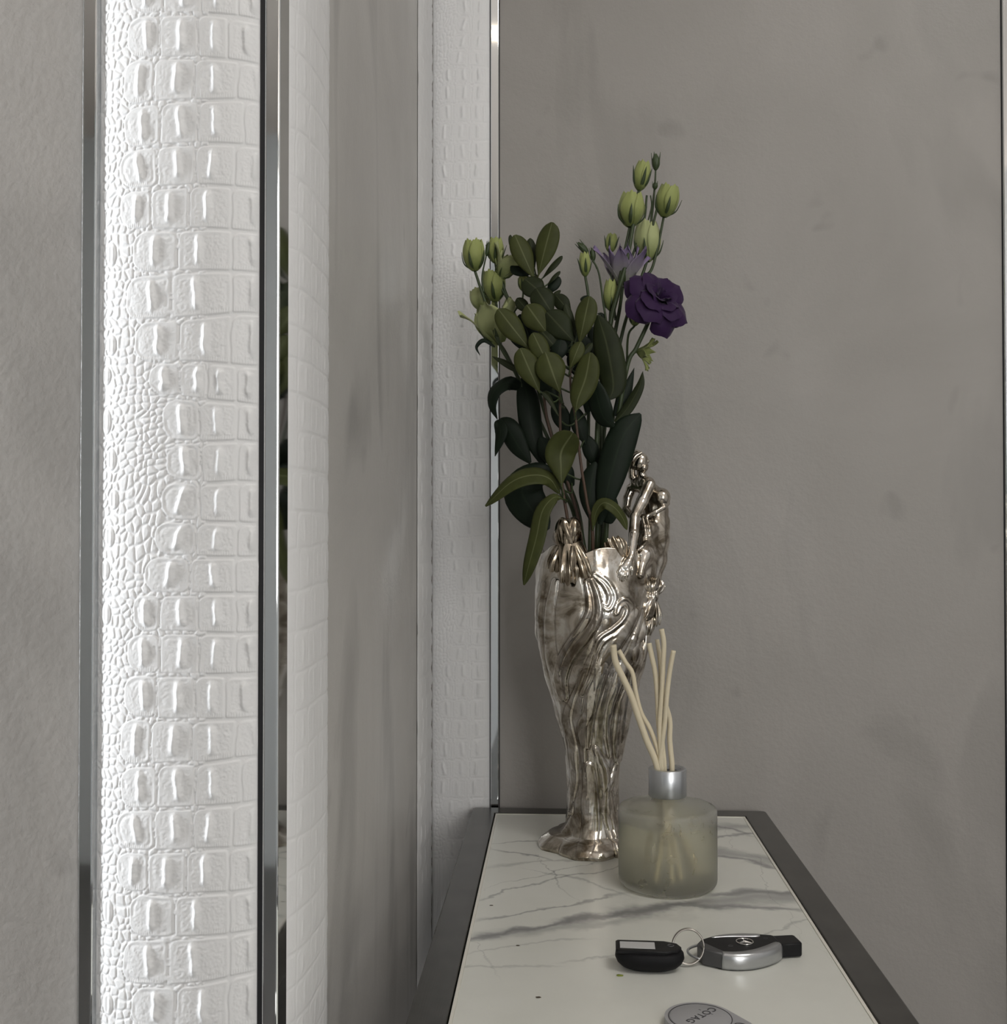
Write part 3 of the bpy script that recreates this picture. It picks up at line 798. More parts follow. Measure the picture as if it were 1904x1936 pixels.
def ruffled(bm_list, c, radii, rot, folds, amp, seed, n=40, m=26):
    """fleshy cast petal: squashed ball with radiating folds and a wavy lip"""
    a = np.linspace(0, 2 * np.pi, n, endpoint=False); b = np.linspace(0.02, np.pi - 0.02, m)
    A, B = np.meshgrid(a, b)
    rs = np.random.RandomState(seed)
    ph = rs.rand(3) * 6.28
    w = 1 + amp * np.sin(folds * A + ph[0] + 1.2 * np.sin(B * 2)) * np.sin(B) ** 1.2 + 0.5 * amp * np.sin((folds * 2 + 1) * A + ph[1])
    x = np.sin(B) * np.cos(A) * w * radii[0]; y = np.sin(B) * np.sin(A) * w * radii[1]; z = np.cos(B) * radii[2]
    P = np.stack([x, y, z], -1) @ np.array(rot.to_matrix()).T + np.array(c)
    bm_list.append((P, (w < 1 - 0.45 * amp) * 0.7))
def merge_P(name, items):
    v0 = 0; vs = []; fs = []; ch = []
    for P, c in items:
        nv, nu = P.shape[:2]
        idx = np.arange(nv * nu).reshape(nv, nu) + v0
        idx = np.concatenate([idx, idx[:, :1]], 1)
        fs.append(np.stack([idx[:-1, :-1], idx[:-1, 1:], idx[1:, 1:], idx[1:, :-1]], -1).reshape(-1, 4))
        vs.append(P.reshape(-1, 3)); ch.append(np.broadcast_to(c, P.shape[:2]).reshape(-1)); v0 += nv * nu
    me = mesh_pydata(name, np.concatenate(vs), np.concatenate(fs).tolist())
    at = me.attributes.new('chase', 'FLOAT', 'POINT'); at.data.foreach_set('value', np.concatenate(ch).astype(np.float32))
    return me
def fan(L, top, tip, out, w0, w1, bulge, pleats, amp, seed, thick=0.0016, n=33, m=22):
    """cast iris petal: pleated fan from a throat to a frilled lip, bulging outward"""
    rs = np.random.RandomState(seed)
    top = np.array(tuple(top)); tip = np.array(tuple(tip)); out = np.array(out, float); out /= np.linalg.norm(out)
    ax_ = tip - top; Lg = np.linalg.norm(ax_); ax_ /= Lg
    out = out - ax_ * (out @ ax_); out /= np.linalg.norm(out); sd = np.cross(ax_, out)
    s = np.linspace(-1, 1, n)[None]; tt = np.linspace(0, 1, m)[:, None]
    W = w0 + (w1 - w0) * np.sin(np.pi / 2 * np.clip(tt * 1.25, 0, 1)) - 0.25 * w1 * np.clip(tt - 0.8, 0, 1) * 5 * 0.5
    ph = rs.rand(4) * 6.28
    pl_ = np.sin(pleats * s * (1 + 0.15 * np.sin(3 * tt)) + ph[0]) * amp * np.clip(tt * 1.6, 0, 1) + 0.5 * amp * np.sin(2.3 * pleats * s + ph[1] + 2 * tt) * tt ** 2
    o_ = bulge * np.sin(np.pi * np.clip(tt * 0.72 + 0.06, 0, 1)) * (1 - 0.55 * s ** 2) + pl_ - 0.25 * bulge * s ** 2
    al = Lg * (tt * (1 - 0.16 * s ** 2) + 0.04 * np.sin(pleats * 1.3 * s + ph[2]) * tt ** 3)
    P = top + al[..., None] * ax_ + (s * W / 2)[..., None] * sd + o_[..., None] * out
    ring = np.concatenate([P, (P - out * thick)[:, ::-1]], 1)
    ch = np.clip(-pl_ / amp - 0.35, 0, 1) * 0.9
    L.append((ring, np.concatenate([ch, ch[:, ::-1]], 1)))
def iris(kind):
    L = []
    def E(x, y, z): return Euler((math.radians(x), math.radians(y), math.radians(z)))
    if kind == 0:
        # closed standards: a globe of wrapped, crimped petals
        for (cx, cy, dd, rr, ee, fo, am, sd) in ((1073, 1013, -0.044, (14.5*mm, 13*mm, 18*mm), (6, 8, 0), 8, 0.04, 1), (1080, 1006, -0.048, (9.0*mm, 9.5*mm, 16*mm), (4, 14, 0), 7, 0.06, 2),
                                                 (1065, 1009, -0.047, (8.5*mm, 9*mm, 17*mm), (4, -4, 0), 6, 0.05, 12), (1073, 1008, -0.052, (6.0*mm, 6.5*mm, 16*mm), (4, -16, 0), 6, 0.06, 13)):
            ruffled(L, fig(cx, cy, dd), rr, E(*ee), fo, am, sd)
        # falls
        fan(L, fig(1066, 1026, -0.050), fig(1046, 1082, -0.052), (-0.55, -0.8, 0.1), 16*mm, 22*mm, 6*mm, 7, 1.2*mm, 34)
        fan(L, fig(1074, 1028, -0.054), fig(1074, 1106, -0.058), (0.0, -1, 0.1), 17*mm, 24*mm, 9*mm, 7, 1.4*mm, 35)
        fan(L, fig(1086, 1026, -0.052), fig(1112, 1098, -0.056), (0.35, -0.9, 0.1), 17*mm, 22*mm, 8*mm, 7, 1.3*mm, 36)
        fan(L, fig(1083, 1032, -0.058), fig(1081, 1078, -0.064), (0.1, -1, 0.1), 4*mm, 9*mm, 5*mm, 4, 0.8*mm, 37)
    else:
        fan(L, fig(1232, 1124, -0.020), fig(1240, 1092, -0.020), (0.1, -1, 0.1), 6*mm, 17*mm, 6*mm, 6, 1.2*mm, 41)
        fan(L, fig(1238, 1126, -0.016), fig(1252, 1100, -0.012), (0.6, -0.8, 0.1), 5*mm, 13*mm, 4*mm, 6, 1.0*mm, 42)
        ruffled(L, fig(1236, 1128, -0.020), (4.6*mm, 5*mm, 8*mm), E(0, 10, 0), 5, 0.12, 23)
        fan(L, fig(1234, 1130, -0.024), fig(1212, 1172, -0.030), (-0.2, -1, 0.1), 6*mm, 19*mm, 6*mm, 7, 1.3*mm, 44)
        fan(L, fig(1238, 1132, -0.020), fig(1238, 1184, -0.022), (0.4, -0.9, 0.1), 6*mm, 17*mm, 6*mm, 7, 1.3*mm, 45)
        fan(L, fig(1232, 1160, -0.026), fig(1222, 1202, -0.028), (0.1, -1, 0.0), 5*mm, 13*mm, 5*mm, 6, 1.1*mm, 46)
        fan(L, fig(1216, 1168, -0.036), fig(1198, 1214, -0.044), (-0.1, -1, 0.1), 5*mm, 18*mm, 4*mm, 2, 0.6*mm, 47)
        fan(L, fig(1196, 1200, -0.044), fig(1200, 1250, -0.042), (0.0, -1, 0.0), 6*mm, 12*mm, 4*mm, 2, 0.6*mm, 48)
        fan(L, fig(1222, 1195, -0.030), fig(1214, 1250, -0.028), (0.3, -1, 0.0), 4*mm, 8*mm, 3*mm, 3, 0.7*mm, 49)
    return merge_P('iris_ornament', L)
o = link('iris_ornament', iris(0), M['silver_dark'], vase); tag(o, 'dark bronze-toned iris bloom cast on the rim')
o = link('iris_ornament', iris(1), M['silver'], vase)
L_ = []
fan(L_, fig(1178, 1064, -0.046), fig(1156, 1016, -0.046), (-0.3, -0.9, 0.3), 8*mm, 24*mm, 7*mm, 10, 1.0*mm, 61)
fan(L_, fig(1168, 1066, -0.047), fig(1142, 1040, -0.049), (-0.3, -0.9, 0.3), 7*mm, 17*mm, 4*mm, 7, 0.8*mm, 62)
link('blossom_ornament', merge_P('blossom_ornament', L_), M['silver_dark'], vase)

# ------------------------------------------------------------------ bouquet
def leaf_mat(name, c_face, c_rib, rough, trans=0.0):
    m, nt, p = nmat(name)
    at = N(nt, 'ShaderNodeAttribute', attribute_name='across')
    ab = N(nt, 'ShaderNodeMath', operation='ABSOLUTE'); nt.links.new(at.outputs['Fac'], ab.inputs[0])
    v = obj_coords(nt)
    n1 = noise(nt, v, 60, 3, 0.5)
    face = ramp(nt, n1, [(0.3, tuple(x * 0.82 for x in c_face)), (0.7, tuple(x * 1.15 for x in c_face))])
    mr = N(nt, 'ShaderNodeMapRange'); nt.links.new(ab.outputs[0], mr.inputs['Value'])
    mr.inputs['From Min'].default_value = 0.03; mr.inputs['From Max'].default_value = 0.085
    mr.inputs['To Min'].default_value = 0.85; mr.inputs['To Max'].default_value = 0.0
    c = mixrgb(nt, mr.outputs[0], face, c_rib)
    nt.links.new(c, p.inputs['Base Color'])
    setp(p, rough=rough, spec=0.18)
    return m
M['leaf_olive'] = leaf_mat('olive_leaf', (0.042, 0.049, 0.013), (0.11, 0.12, 0.055), 0.55)
M['leaf_deep'] = leaf_mat('deep_green_leaf', (0.017, 0.023, 0.008), (0.045, 0.052, 0.024), 0.55)
M['leaf_blue'] = leaf_mat('blue_green_leaf', (0.006, 0.012, 0.006), (0.011, 0.02, 0.01), 0.55)
simple('stem_green', (0.030, 0.048, 0.014), 0.5)
simple('stem_brown', (0.060, 0.032, 0.018), 0.6)
simple('sepal_green', (0.030, 0.050, 0.014), 0.5)
def petal_mat(name, base, tip, rough=0.55, k0=0.05, k1=0.55):
    m, nt, p = nmat(name)
    at = N(nt, 'ShaderNodeAttribute', attribute_name='along')
    v = obj_coords(nt); n1 = noise(nt, v, 240, 3, 0.6)
    ad = N(nt, 'ShaderNodeMath', operation='MULTIPLY_ADD'); nt.links.new(n1, ad.inputs[0]); ad.inputs[1].default_value = 0.25; nt.links.new(at.outputs['Fac'], ad.inputs[2])
    c = ramp(nt, ad.outputs[0], [(k0, base), (k1 + 0.12, tip)])
    nt.links.new(c, p.inputs['Base Color'])
    setp(p, rough=rough, spec=0.2, sheen=0.1)
    return m
M['petal_lime'] = petal_mat('lime_cream_petal', (0.085, 0.115, 0.026), (0.28, 0.315, 0.11))
M['petal_pale'] = petal_mat('pale_green_petal', (0.15, 0.19, 0.055), (0.36, 0.39, 0.19))
M['petal_lilac'] = petal_mat('lilac_petal', (0.30, 0.30, 0.26), (0.20, 0.15, 0.27), 0.5, 0.25, 0.95)
M['petal_purple'] = petal_mat('deep_purple_petal', (0.015, 0.004, 0.026), (0.024, 0.006, 0.042), 0.6)

def arr(p): return np.array(tuple(p), float)
VIEW = -arr(ray(1121, 700)) / np.linalg.norm(arr(ray(1121, 700)))       # towards the place the photograph was taken from
def leaf_mesh(name, spine, width, normal, shape='obovate', cup=0.12, nu=9, nv=22, wave=0.0, seed=0):
    """blade along a 3-D spine; across in -1..1 kept as an attribute"""
    sp = catmull(spine, nv)
    tan = np.gradient(sp, axis=0); tan /= np.linalg.norm(tan, axis=1)[:, None]
    t = np.linspace(0, 1, nv)
    if shape == 'obovate':
        m_ = 0.64; w = np.where(t < m_, np.sin(np.pi / 2 * np.clip(t / m_, 0, 1)) ** 1.25, np.sqrt(np.clip(1 - ((t - m_) / (1.004 - m_)) ** 2.3, 0, 1)))
    elif shape == 'lance': w = np.sin(np.pi * np.clip(t * 0.97 + 0.03, 0, 1) ** 0.75) ** 0.9
    else:
        m_ = 0.52; w = np.where(t < m_, np.sin(np.pi / 2 * np.clip(t / m_ * 0.94 + 0.06, 0, 1)) ** 0.9, np.clip(1 - ((t - m_) / (1.01 - m_)) ** 2.4, 0, 1) ** 0.8)
    w = np.maximum(w, 0.025)
    n = np.array(normal, float)[None] + 0 * sp
    side = np.cross(tan, n); side /= np.linalg.norm(side, axis=1)[:, None] + 1e-9
    nn = np.cross(side, tan)
    s = np.linspace(-1, 1, nu)
    P = np.zeros((nv, nu, 3))
    for k in range(nu):
        off = -cup * width * (s[k] ** 2) * w + wave * width * np.sin(t * 9 + seed) * s[k] ** 2 * w
        P[:, k] = sp + side * (s[k] * w * width / 2)[:, None] + nn * off[:, None]
    # give the blade thickness
    th = 0.0005
    Q = P - nn[:, None, :] * th
    ring = np.concatenate([P, Q[:, ::-1]], 1)
    me = grid_mesh(name, ring, wrap_u=True)
    ac = np.broadcast_to(np.concatenate([s, s[::-1]]), (nv, 2 * nu)).reshape(-1)
    at = me.attributes.new('across', 'FLOAT', 'POINT'); at.data.foreach_set('value', ac.astype(np.float32))
    return me
def frame_for(axis):
    a = np.array(axis, float); a /= np.linalg.norm(a)
    u = np.cross(a, VIEW); u /= np.linalg.norm(u)
    return u, np.cross(u, a), a          # right, towards viewer (roughly), axis
def petal_P(base, fr, ang, L, W, r0, open_, curl, ruffle, seed, nu=9, nv=11, pointed=0.0):
    """one petal standing on a flower axis; returns (nv,nu,3) and its along values"""
    u, f, a = fr
    rs = np.random.RandomState(seed)
    t = np.linspace(0, 1, nv)[:, None]; s = np.linspace(-1, 1, nu)[None]
    rad = u * math.cos(ang) + f * math.sin(ang); tan_ = -u * math.sin(ang) + f * math.cos(ang)
    wprof = np.sin(np.pi * (0.12 + (0.80 if pointed < 0.5 else 0.86) * t)) ** 0.75
    width = W * wprof * (1 - pointed * 0.6 * t ** 3)
    R = r0 * np.sin(np.pi * np.minimum(t * 0.62 + 0.06, 0.5)) + open_ * L * t ** 2
    H = L * (t - 0.10 * open_ * t ** 2) - curl * L * np.clip(t - 0.7, 0, 1) ** 2 * 3
    R = R + curl * L * np.clip(t - 0.68, 0, 1) * 0.9
    bend = np.clip(1.2 - open_, 0.3, 1.2)
    phi = s * width / np.maximum(R + 0.35 * r0 + 0.2 * L * open_, 0.35 * r0 + 1e-4) * 0.5 * bend
    phi = np.clip(phi, -1.35, 1.35)
    Rr = R + ruffle * L * (np.sin(s * 5 + rs.rand() * 6 + t * 2) * t ** 2) * 0.5
    Hh = H + ruffle * L * (np.sin(s * 7 + rs.rand() * 6) * t ** 3) * 0.6 - 0.12 * L * s ** 2 * t ** 2
    Rw = np.broadcast_to(R + 0.35 * r0, phi.shape)
    x = (Rr) * np.cos(phi); y = (Rw) * np.sin(phi) + 0 * x
    extra = (s * width / 2 - Rw * np.sin(phi)) * np.clip(open_, 0, 1)
    P = np.array(base)[None, None] + x[..., None] * rad + (y + extra)[..., None] * tan_ + Hh[..., None] * fr[2]
    return P, np.broadcast_to(t, P.shape[:2])
def sheets_mesh(name, items, thick=0.0004):
    vs, fs, al = [], [], []; v0 = 0
    for P, t in items:
        nv, nu = P.shape[:2]
        du = np.gradient(P, axis=1); dv = np.gradient(P, axis=0)
        nrm = np.cross(du, dv); nrm /= np.linalg.norm(nrm, axis=2)[..., None] + 1e-9
        ring = np.concatenate([P, (P - nrm * thick)[:, ::-1]], 1); tt = np.concatenate([t, t[:, ::-1]], 1)
        k = ring.shape[1]
        idx = np.arange(nv * k).reshape(nv, k) + v0; idx = np.concatenate([idx, idx[:, :1]], 1)
        fs.append(np.stack([idx[:-1, :-1], idx[:-1, 1:], idx[1:, 1:], idx[1:, :-1]], -1).reshape(-1, 4))
        vs.append(ring.reshape(-1, 3)); al.append(tt.reshape(-1)); v0 += nv * k
    me = mesh_pydata(name, np.concatenate(vs), np.concatenate(fs).tolist())
    at = me.attributes.new('along', 'FLOAT', 'POINT'); at.data.foreach_set('value', np.concatenate(al).astype(np.float32))
    return me
def add_sepals(parent_obj, base, fr, L, r0, n=5, flare=0.25, seed=0):
    rs = np.random.RandomState(seed)
    for k in range(n):
        a = 2 * math.pi * k / n + rs.rand() * 0.6
        rad = fr[0] * math.cos(a) + fr[1] * math.sin(a)
        fl = flare * (0.5 + rs.rand())
        spine = [base + rad * r0 * 0.25, base + rad * r0 * 0.95 + fr[2] * L * 0.28, base + rad * (r0 * 1.12 + L * fl * 0.12) + fr[2] * L * 0.62, base + rad * (r0 * 1.0 + L * fl * 0.5) + fr[2] * L * 0.98]
        me = leaf_mesh('sepal', spine, L * 0.17, rad, 'lance', 0.15, 5, 9)
        link('sepal', me, M['sepal_green'], parent_obj)
def bud(root, base, axis, L, W, mat='petal_lime', openness=0.0, seed=0, sep=0.62, green=False, name='bud'):
    """closed lisianthus bud: spiralled overlapping petals in a pointed cup"""
    fr = frame_for(axis); r0 = W / 2
    if green:
        # tight green bud wrapped in its sepals
        t = np.linspace(0, 1, 12)[:, None]; a = np.linspace(0, 2 * np.pi, 16, endpoint=False)[None]
        r = r0 * np.sin(np.pi * np.clip(t * 0.9 + 0.08, 0, 1)) ** 0.8 * (1 + 0.08 * np.cos(5 * a + 2 * t))
        P = base[None, None] + r[..., None] * (np.cos(a)[..., None] * fr[0] + np.sin(a)[..., None] * fr[1]) + (L * t)[..., None] * fr[2]
        me = grid_mesh(name, P, wrap_u=True); at = me.attributes.new('along', 'FLOAT', 'POINT')
        o = link(name, me, M['sepal_green'], root)
        add_sepals(o, base, fr, L * 1.08, r0 * 0.9, 4, 0.1, seed)
        return o
    items = []
    # core
    t = np.linspace(0, 1, 14)[:, None]; a = np.linspace(0, 2 * np.pi, 24)[None]
    prof = np.sin(np.pi * np.clip(0.05 + 0.80 * t ** 0.85, 0, 1)) ** 0.75
    r = 0.86 * r0 * prof * (1 + 0.05 * np.cos(5 * a + 5 * t))
    P = base[None, None] + r[..., None] * (np.cos(a)[..., None] * fr[0] + np.sin(a)[..., None] * fr[1]) + (0.93 * L * t)[..., None] * fr[2]
    items.append((P, np.broadcast_to(t, P.shape[:2])))
    for k in range(5):
        ang = 2 * math.pi * k / 5 + seed
        # wrapped petals: sheets that hug the core and leave it slightly at the lip
        s = np.linspace(-1, 1, 11)[None]; tt = np.linspace(0, 1, 14)[:, None]
        pr = np.sin(np.pi * np.clip(0.05 + (0.80 - 0.12 * openness) * tt ** 0.85, 0, 1)) ** 0.75
        lip = (0.10 + 0.5 * openness) * tt ** 3
        half = 0.95 * np.sin(np.pi * (0.14 + 0.72 * tt)) ** 0.6
        phi = ang + s * half
        R = r0 * (pr * (0.96 + 0.08 * (s + 1) * 0.5) + lip * 0.5) + 0.03 * r0 * np.sin(9 * s + seed + k) * tt ** 2
        Hh = L * tt * (1 - 0.10 * s ** 2 * tt ** 2) + 0.03 * L * np.sin(8 * s + k + seed) * tt ** 3
        Hh = Hh + 0 * phi
        Pk = base[None, None] + R[..., None] * (np.cos(phi)[..., None] * fr[0] + np.sin(phi)[..., None] * fr[1]) + Hh[..., None] * fr[2]
        items.append((Pk, np.broadcast_to(tt, Pk.shape[:2])))
    o = link(name, sheets_mesh(name, items), M[mat], root)
    if sep: add_sepals(o, base, fr, L * sep, r0, 5, 0.3, seed + 3)
    return o
def open_flower(root, base, axis, L, W, mat, layers, seed=0, ruffle=0.08, name='bloom', pointed=0.0, sep=0.5):
    fr = frame_for(axis); items = []
    rs = np.random.RandomState(seed)
    for li, (n, op, sc, cu, r0) in enumerate(layers):
        for k in range(n):
            ang = 2 * math.pi * (k + 0.5 * (li % 2)) / n + rs.rand() * 0.35 + seed
            items.append(petal_P(base, fr, ang, L * sc * (0.92 + 0.16 * rs.rand()), W * sc * (0.9 + 0.2 * rs.rand()), r0, op * (0.85 + 0.3 * rs.rand()), cu, ruffle, seed * 50 + li * 10 + k, pointed=pointed))
    o = link(name, sheets_mesh(name, items, 0.00035), M[mat], root)
    if sep: add_sepals(o, base, fr, L * sep, layers[-1][4] * 0.9, 5, 0.5, seed + 5)
    return o
def rose(root, base, axis):
    """double bloom: broad cupped petals rolled round one another, lips curling out to small points"""
    fr = frame_for(axis); items = []
    rs = np.random.RandomState(4)
    L = px(262)
    for li, (n, cone, sc, half, lipc) in enumerate([(2, 0.10, 0.80, 1.9, 0.02), (3, 0.20, 0.86, 1.35, 0.06), (3, 0.34, 0.92, 1.25, 0.10), (4, 0.50, 0.96, 1.05, 0.16), (4, 0.70, 0.98, 0.95, 0.24), (5, 0.95, 0.96, 0.82, 0.34)]):
        for k in range(n):
            ang = 2 * math.pi * k / n + li * 1.1 + 0.3 * rs.rand()
            s = np.linspace(-1, 1, 13)[None]; t = np.linspace(0, 1, 14)[:, None]
            lip = np.clip((t - 0.66) / 0.34, 0, 1)
            th_ = cone * (0.25 + 0.75 * t) + lipc * lip ** 1.6 * 2.2            # angle away from the axis
            wob = 0.05 * np.sin(4.5 * s + rs.rand() * 6.28) * t ** 2 + 0.03 * np.sin(9 * s + rs.rand() * 6.28) * t ** 3
            len_ = L * sc * (t * (1 - 0.22 * s ** 2 * t ** 2) + 0.05 * np.exp(-(s / 0.12) ** 2) * lip)
            rr = px(26) * (0.5 + 0.5 * t) + np.sin(th_ + wob) * len_ * 0.98
            hh = np.cos(np.clip(th_ + wob, 0, 2.2)) * len_ * 0.74
            hf = half * np.sin(np.pi * (0.10 + 0.72 * t)) ** 0.55
            phi = ang + s * hf
            rr = rr * (1 + 0.06 * s)                                            # each petal tucks under the next
            P = base[None, None] + rr[..., None] * (np.cos(phi)[..., None] * fr[0] + np.sin(phi)[..., None] * fr[1]) + hh[..., None] * fr[2]
            items.append((P, np.broadcast_to(t, P.shape[:2])))
    return link('bloom', sheets_mesh('bloom', items, 0.0004), M['petal_purple'], root)
def z1(x, y): return (860 + x / 3.967, 270 + y / 3.967)
def z2(x, y): return (880 + x / 4.4, 680 + y / 4.4)
def W3(p, dy): return arr(on_y(p[0], p[1], YV + dy))
PXM = PXV
MOUTH_Z = zv(1120)

def sprig(name, label, cat, group, stem_pts, mat, r0, r1):
    """a cut stem standing in the vase; its root empty sits at the foot of the stem inside the vase"""
    foot = (VC.x + 0.006 * len(THINGS) % 0.03 - 0.015, VC.y + 0.01 * math.sin(len(THINGS) * 2.1), zv(1043) - 0.13)
    root = empty(name, foot); tag(root, label, cat, group)
    THINGS.append(root)
    path = [arr(foot)] + [W3(p[:2], p[2]) for p in stem_pts]
    sm = catmull(path, 12 * len(path))
    me = tube('stem', sm, np.linspace(r0, r1, len(sm)), 9)
    o = link('stem', me, M[mat], root); o.location = (0, 0, 0); o.matrix_parent_inverse = Matrix.Translation(Vector(foot)).inverted()
    root['_path'] = 0
    PATHS[root.name] = [sm]
    return root
THINGS = []; PATHS = {}
def fix_children(root):
    inv = Matrix.Translation(root.location).inverted()
    for c in root.children:
        c.matrix_parent_inverse = inv
def add_leaf(root, pts, width_px, mat, dy, tilt=(0, 0), shape='obovate', cup=0.12, petiole=True, wave=0.02, nhint=None):
    """pts: photo pixels from base to tip (optionally with own depth)"""
    sp = [W3(p[:2], p[2] if len(p) > 2 else dy) for p in pts]
    n = VIEW + np.array([tilt[0], 0, tilt[1]]) if nhint is None else np.array(nhint, float)
    me = leaf_mesh('leaf', sp if len(sp) > 2 else [sp[0], 0.5 * (sp[0] + sp[1]) + VIEW * 0.004, sp[1]], width_px * PXM, n, shape, cup, wave=wave, seed=len(root.children))
    o = link('leaf', me, M[mat], root)
    if petiole:
        best = None
        for pth in PATHS[root.name]:
            d = np.linalg.norm(pth - sp[0], axis=1) + 0.6 * np.maximum(pth[:, 2] - sp[0][2] + 0.004, 0)
            k = int(np.argmin(d))
            if best is None or d[k] < best[0]: best = (d[k], pth[k])
        a = best[1]; b = sp[0]; tdir = sp[1] - sp[0]; tdir /= np.linalg.norm(tdir)
        mid = 0.5 * (a + b) - tdir * 0.25 * np.linalg.norm(b - a)
        pm = tube('petiole', catmull([a, mid, b + tdir * 0.004], 10), [0.0011, 0.0008], 7)
        link('petiole', pm, M['stem_green'] if mat != 'leaf_olive' else M['stem_green'], o)
    return o
def branch(root, pts, r0, r1):
    path = [W3(p[:2], p[2]) for p in pts]
    # root the branch on the main stem
    sm = catmull(path, 10 * len(path))
    link('side_stem', tube('side_stem', sm, np.linspace(r0, r1, len(sm)), 8), M['stem_green'], root)
    PATHS[root.name].append(sm)
    return sm
def end_dir(sm): 
    d = sm[-1] - sm[-4]; return d / np.linalg.norm(d)

GF = 'evergreen sprigs in the silver vase'
GL = 'lisianthus stems in the silver vase'
# --- evergreen sprig with the tall paired leaves at its tip
dA = -0.012
A = sprig('evergreen_sprig', 'evergreen sprig whose topmost pair of rounded olive leaves stands above the cream buds', 'foliage', GF,
          [(1098, 1010, dA), (*z2(740, 720), dA), (*z2(660, 360), dA), (*z1(660, 1500), dA), (*z1(630, 1250), dA), (*z1(612, 1000), dA)], 'stem_brown', 0.0019, 0.0011)
for (b, t, w, mt, dy, tl_) in [
    ((600, 1030), (450, 690), 158, 'leaf_olive', -0.020, (0.3, 0)), ((622, 1010), (730, 595), 172, 'leaf_olive', -0.018, (-0.2, 0.1)),
    ((600, 960), (565, 715), 80, 'leaf_deep', 0.004, (0.2, 0)), ((450, 860), (418, 690), 46, 'leaf_deep', 0.010, (0.6, 0)),
    ((645, 1030), (806, 848), 50, 'leaf_deep', -0.006, (0, 0.6)), ((685, 1075), (790, 962), 36, 'leaf_deep', 0.0, (0, 0.6)),
    ((680, 1150), (785, 1005), 88, 'leaf_blue', 0.004, (0, 0.3)), ((715, 1165), (792, 1105), 34, 'leaf_deep', -0.004, (0, 0.5)),
    ((600, 985), (418, 925), 110, 'leaf_blue', -0.004, (0.1, 0.4)), ((700, 1170), (525, 1020), 175, 'leaf_deep', -0.024, (0.2, 0.2)),
    ((745, 1300), (610, 1090), 185, 'leaf_deep', -0.030, (0.1, 0.15)), ((575, 1290), (465, 1165), 90, 'leaf_deep', -0.012, (0.2, 0)),
    ((700, 1440), (540, 1215), 190, 'leaf_olive', -0.036, (0.1, 0.1)), ((570, 1560), (325, 1245), 170, 'leaf_olive', -0.040, (0.25, 0.1))]:
    add_leaf(A, [z1(*b), z1(*t)], w / 3.967, mt, dy, tl_)
# --- evergreen sprig with the broad leaves at the front
dB = -0.034
B = sprig('evergreen_sprig', 'front evergreen sprig with broad olive leaves and one arching over the rim', 'foliage', GF,
          [(1078, 1020, dB), (*z2(800, 1000), dB), (*z2(790, 600), dB), (*z2(785, 280), dB), (*z1(780, 1760), dB), (*z1(790, 1560), dB)], 'stem_brown', 0.0019, 0.0011)
for (b, t, w, mt, dy, tl_) in [
    ((720, 1700), (585, 1425), 140, 'leaf_olive', -0.046, (0.2, 0.0)), ((640, 1880), (490, 1540), 175, 'leaf_olive', -0.050, (0.2, 0.0)),
    ((790, 1880), (680, 1570), 215, 'leaf_olive', -0.056, (0.1, 0.1)), ((900, 1500), (690, 1270), 205, 'leaf_deep', -0.038, (0.0, 0.1)),
    ((880, 1290), (755, 1140), 115, 'leaf_deep', -0.020, (0.0, 0.1)), ((760, 1660), (800, 1470), 130, 'leaf_blue', -0.038, (0.0, 0.2)),
    ((915, 1490), (830, 1205), 70, 'leaf_deep', -0.026, (0.3, 0.0)), ((780, 1560), (640, 1400), 150, 'leaf_deep', -0.036, (0.0, 0.2))]:
    add_leaf(B, [z1(*b), z1(*t)], w / 3.967, mt, dy, tl_)
add_leaf(B, [z2(800, 1060), z2(795, 900), z2(800, 760), (*z2(895, 608), -0.070)], 250 / 4.4, 'leaf_olive', -0.060, (0.2, 0.1), 'obovate')
add_leaf(B, [z2(780, 1110), (*z2(700, 990), -0.058), (*z2(560, 960), -0.064), (*z2(380, 1020), -0.066), (*z2(165, 1218), -0.060)], 190 / 4.4, 'leaf_olive', -0.050, nhint=(-0.25, -0.75, 0.6), shape='ovate', cup=0.05)
add_leaf(B, [z2(800, 1150), (*z2(730, 1150), -0.062), (*z2(640, 1260), -0.070), (*z2(590, 1480), -0.074), (*z2(530, 1700), -0.074), (*z2(485, 1875), -0.070)], 145 / 4.4, 'leaf_olive', -0.055, nhint=(-0.35, -0.9, 0.2), shape='ovate', cup=0.08)
add_leaf(B, [z2(640, 270), (*z2(690, 310), -0.05), (*z2(780, 475), -0.05)], 60 / 4.4, 'leaf_deep', -0.05, (0.4, 0.4), 'lance')
for (b, t, w, dy) in [((560, 1600), (430, 1330), 150, -0.010), ((760, 1700), (560, 1480), 170, -0.012), ((880, 1640), (760, 1330), 150, -0.014), ((960, 1640), (900, 1330), 130, -0.010),
                      ((700, 1560), (480, 1290), 130, 0.004), ((1040, 1700), (960, 1450), 130, -0.014), ((1000, 1820), (880, 1560), 150, -0.020), ((640, 1800), (560, 1600), 140, -0.016),
                      ((820, 1960), (640, 1740), 170, -0.022), ((1100, 1640), (1030, 1380), 110, -0.006), ((980, 2050), (1060, 1800), 150, -0.02)]:
    add_leaf(B, [z1(*b), z1(*t)], w / 3.967, 'leaf_blue', dy, (0.15, 0.2))
for (b, t, w, dy) in [((860, 620), (740, 330), 150, -0.012), ((1000, 700), (900, 380), 140, -0.014), ((760, 900), (620, 640), 150, -0.004), ((1100, 900), (1000, 620), 140, -0.010), ((900, 1050), (760, 820), 150, -0.012)]:
    add_leaf(B, [z2(*b), z2(*t)], w / 4.4, 'leaf_blue', dy, (0.1, 0.1), 'ovate')
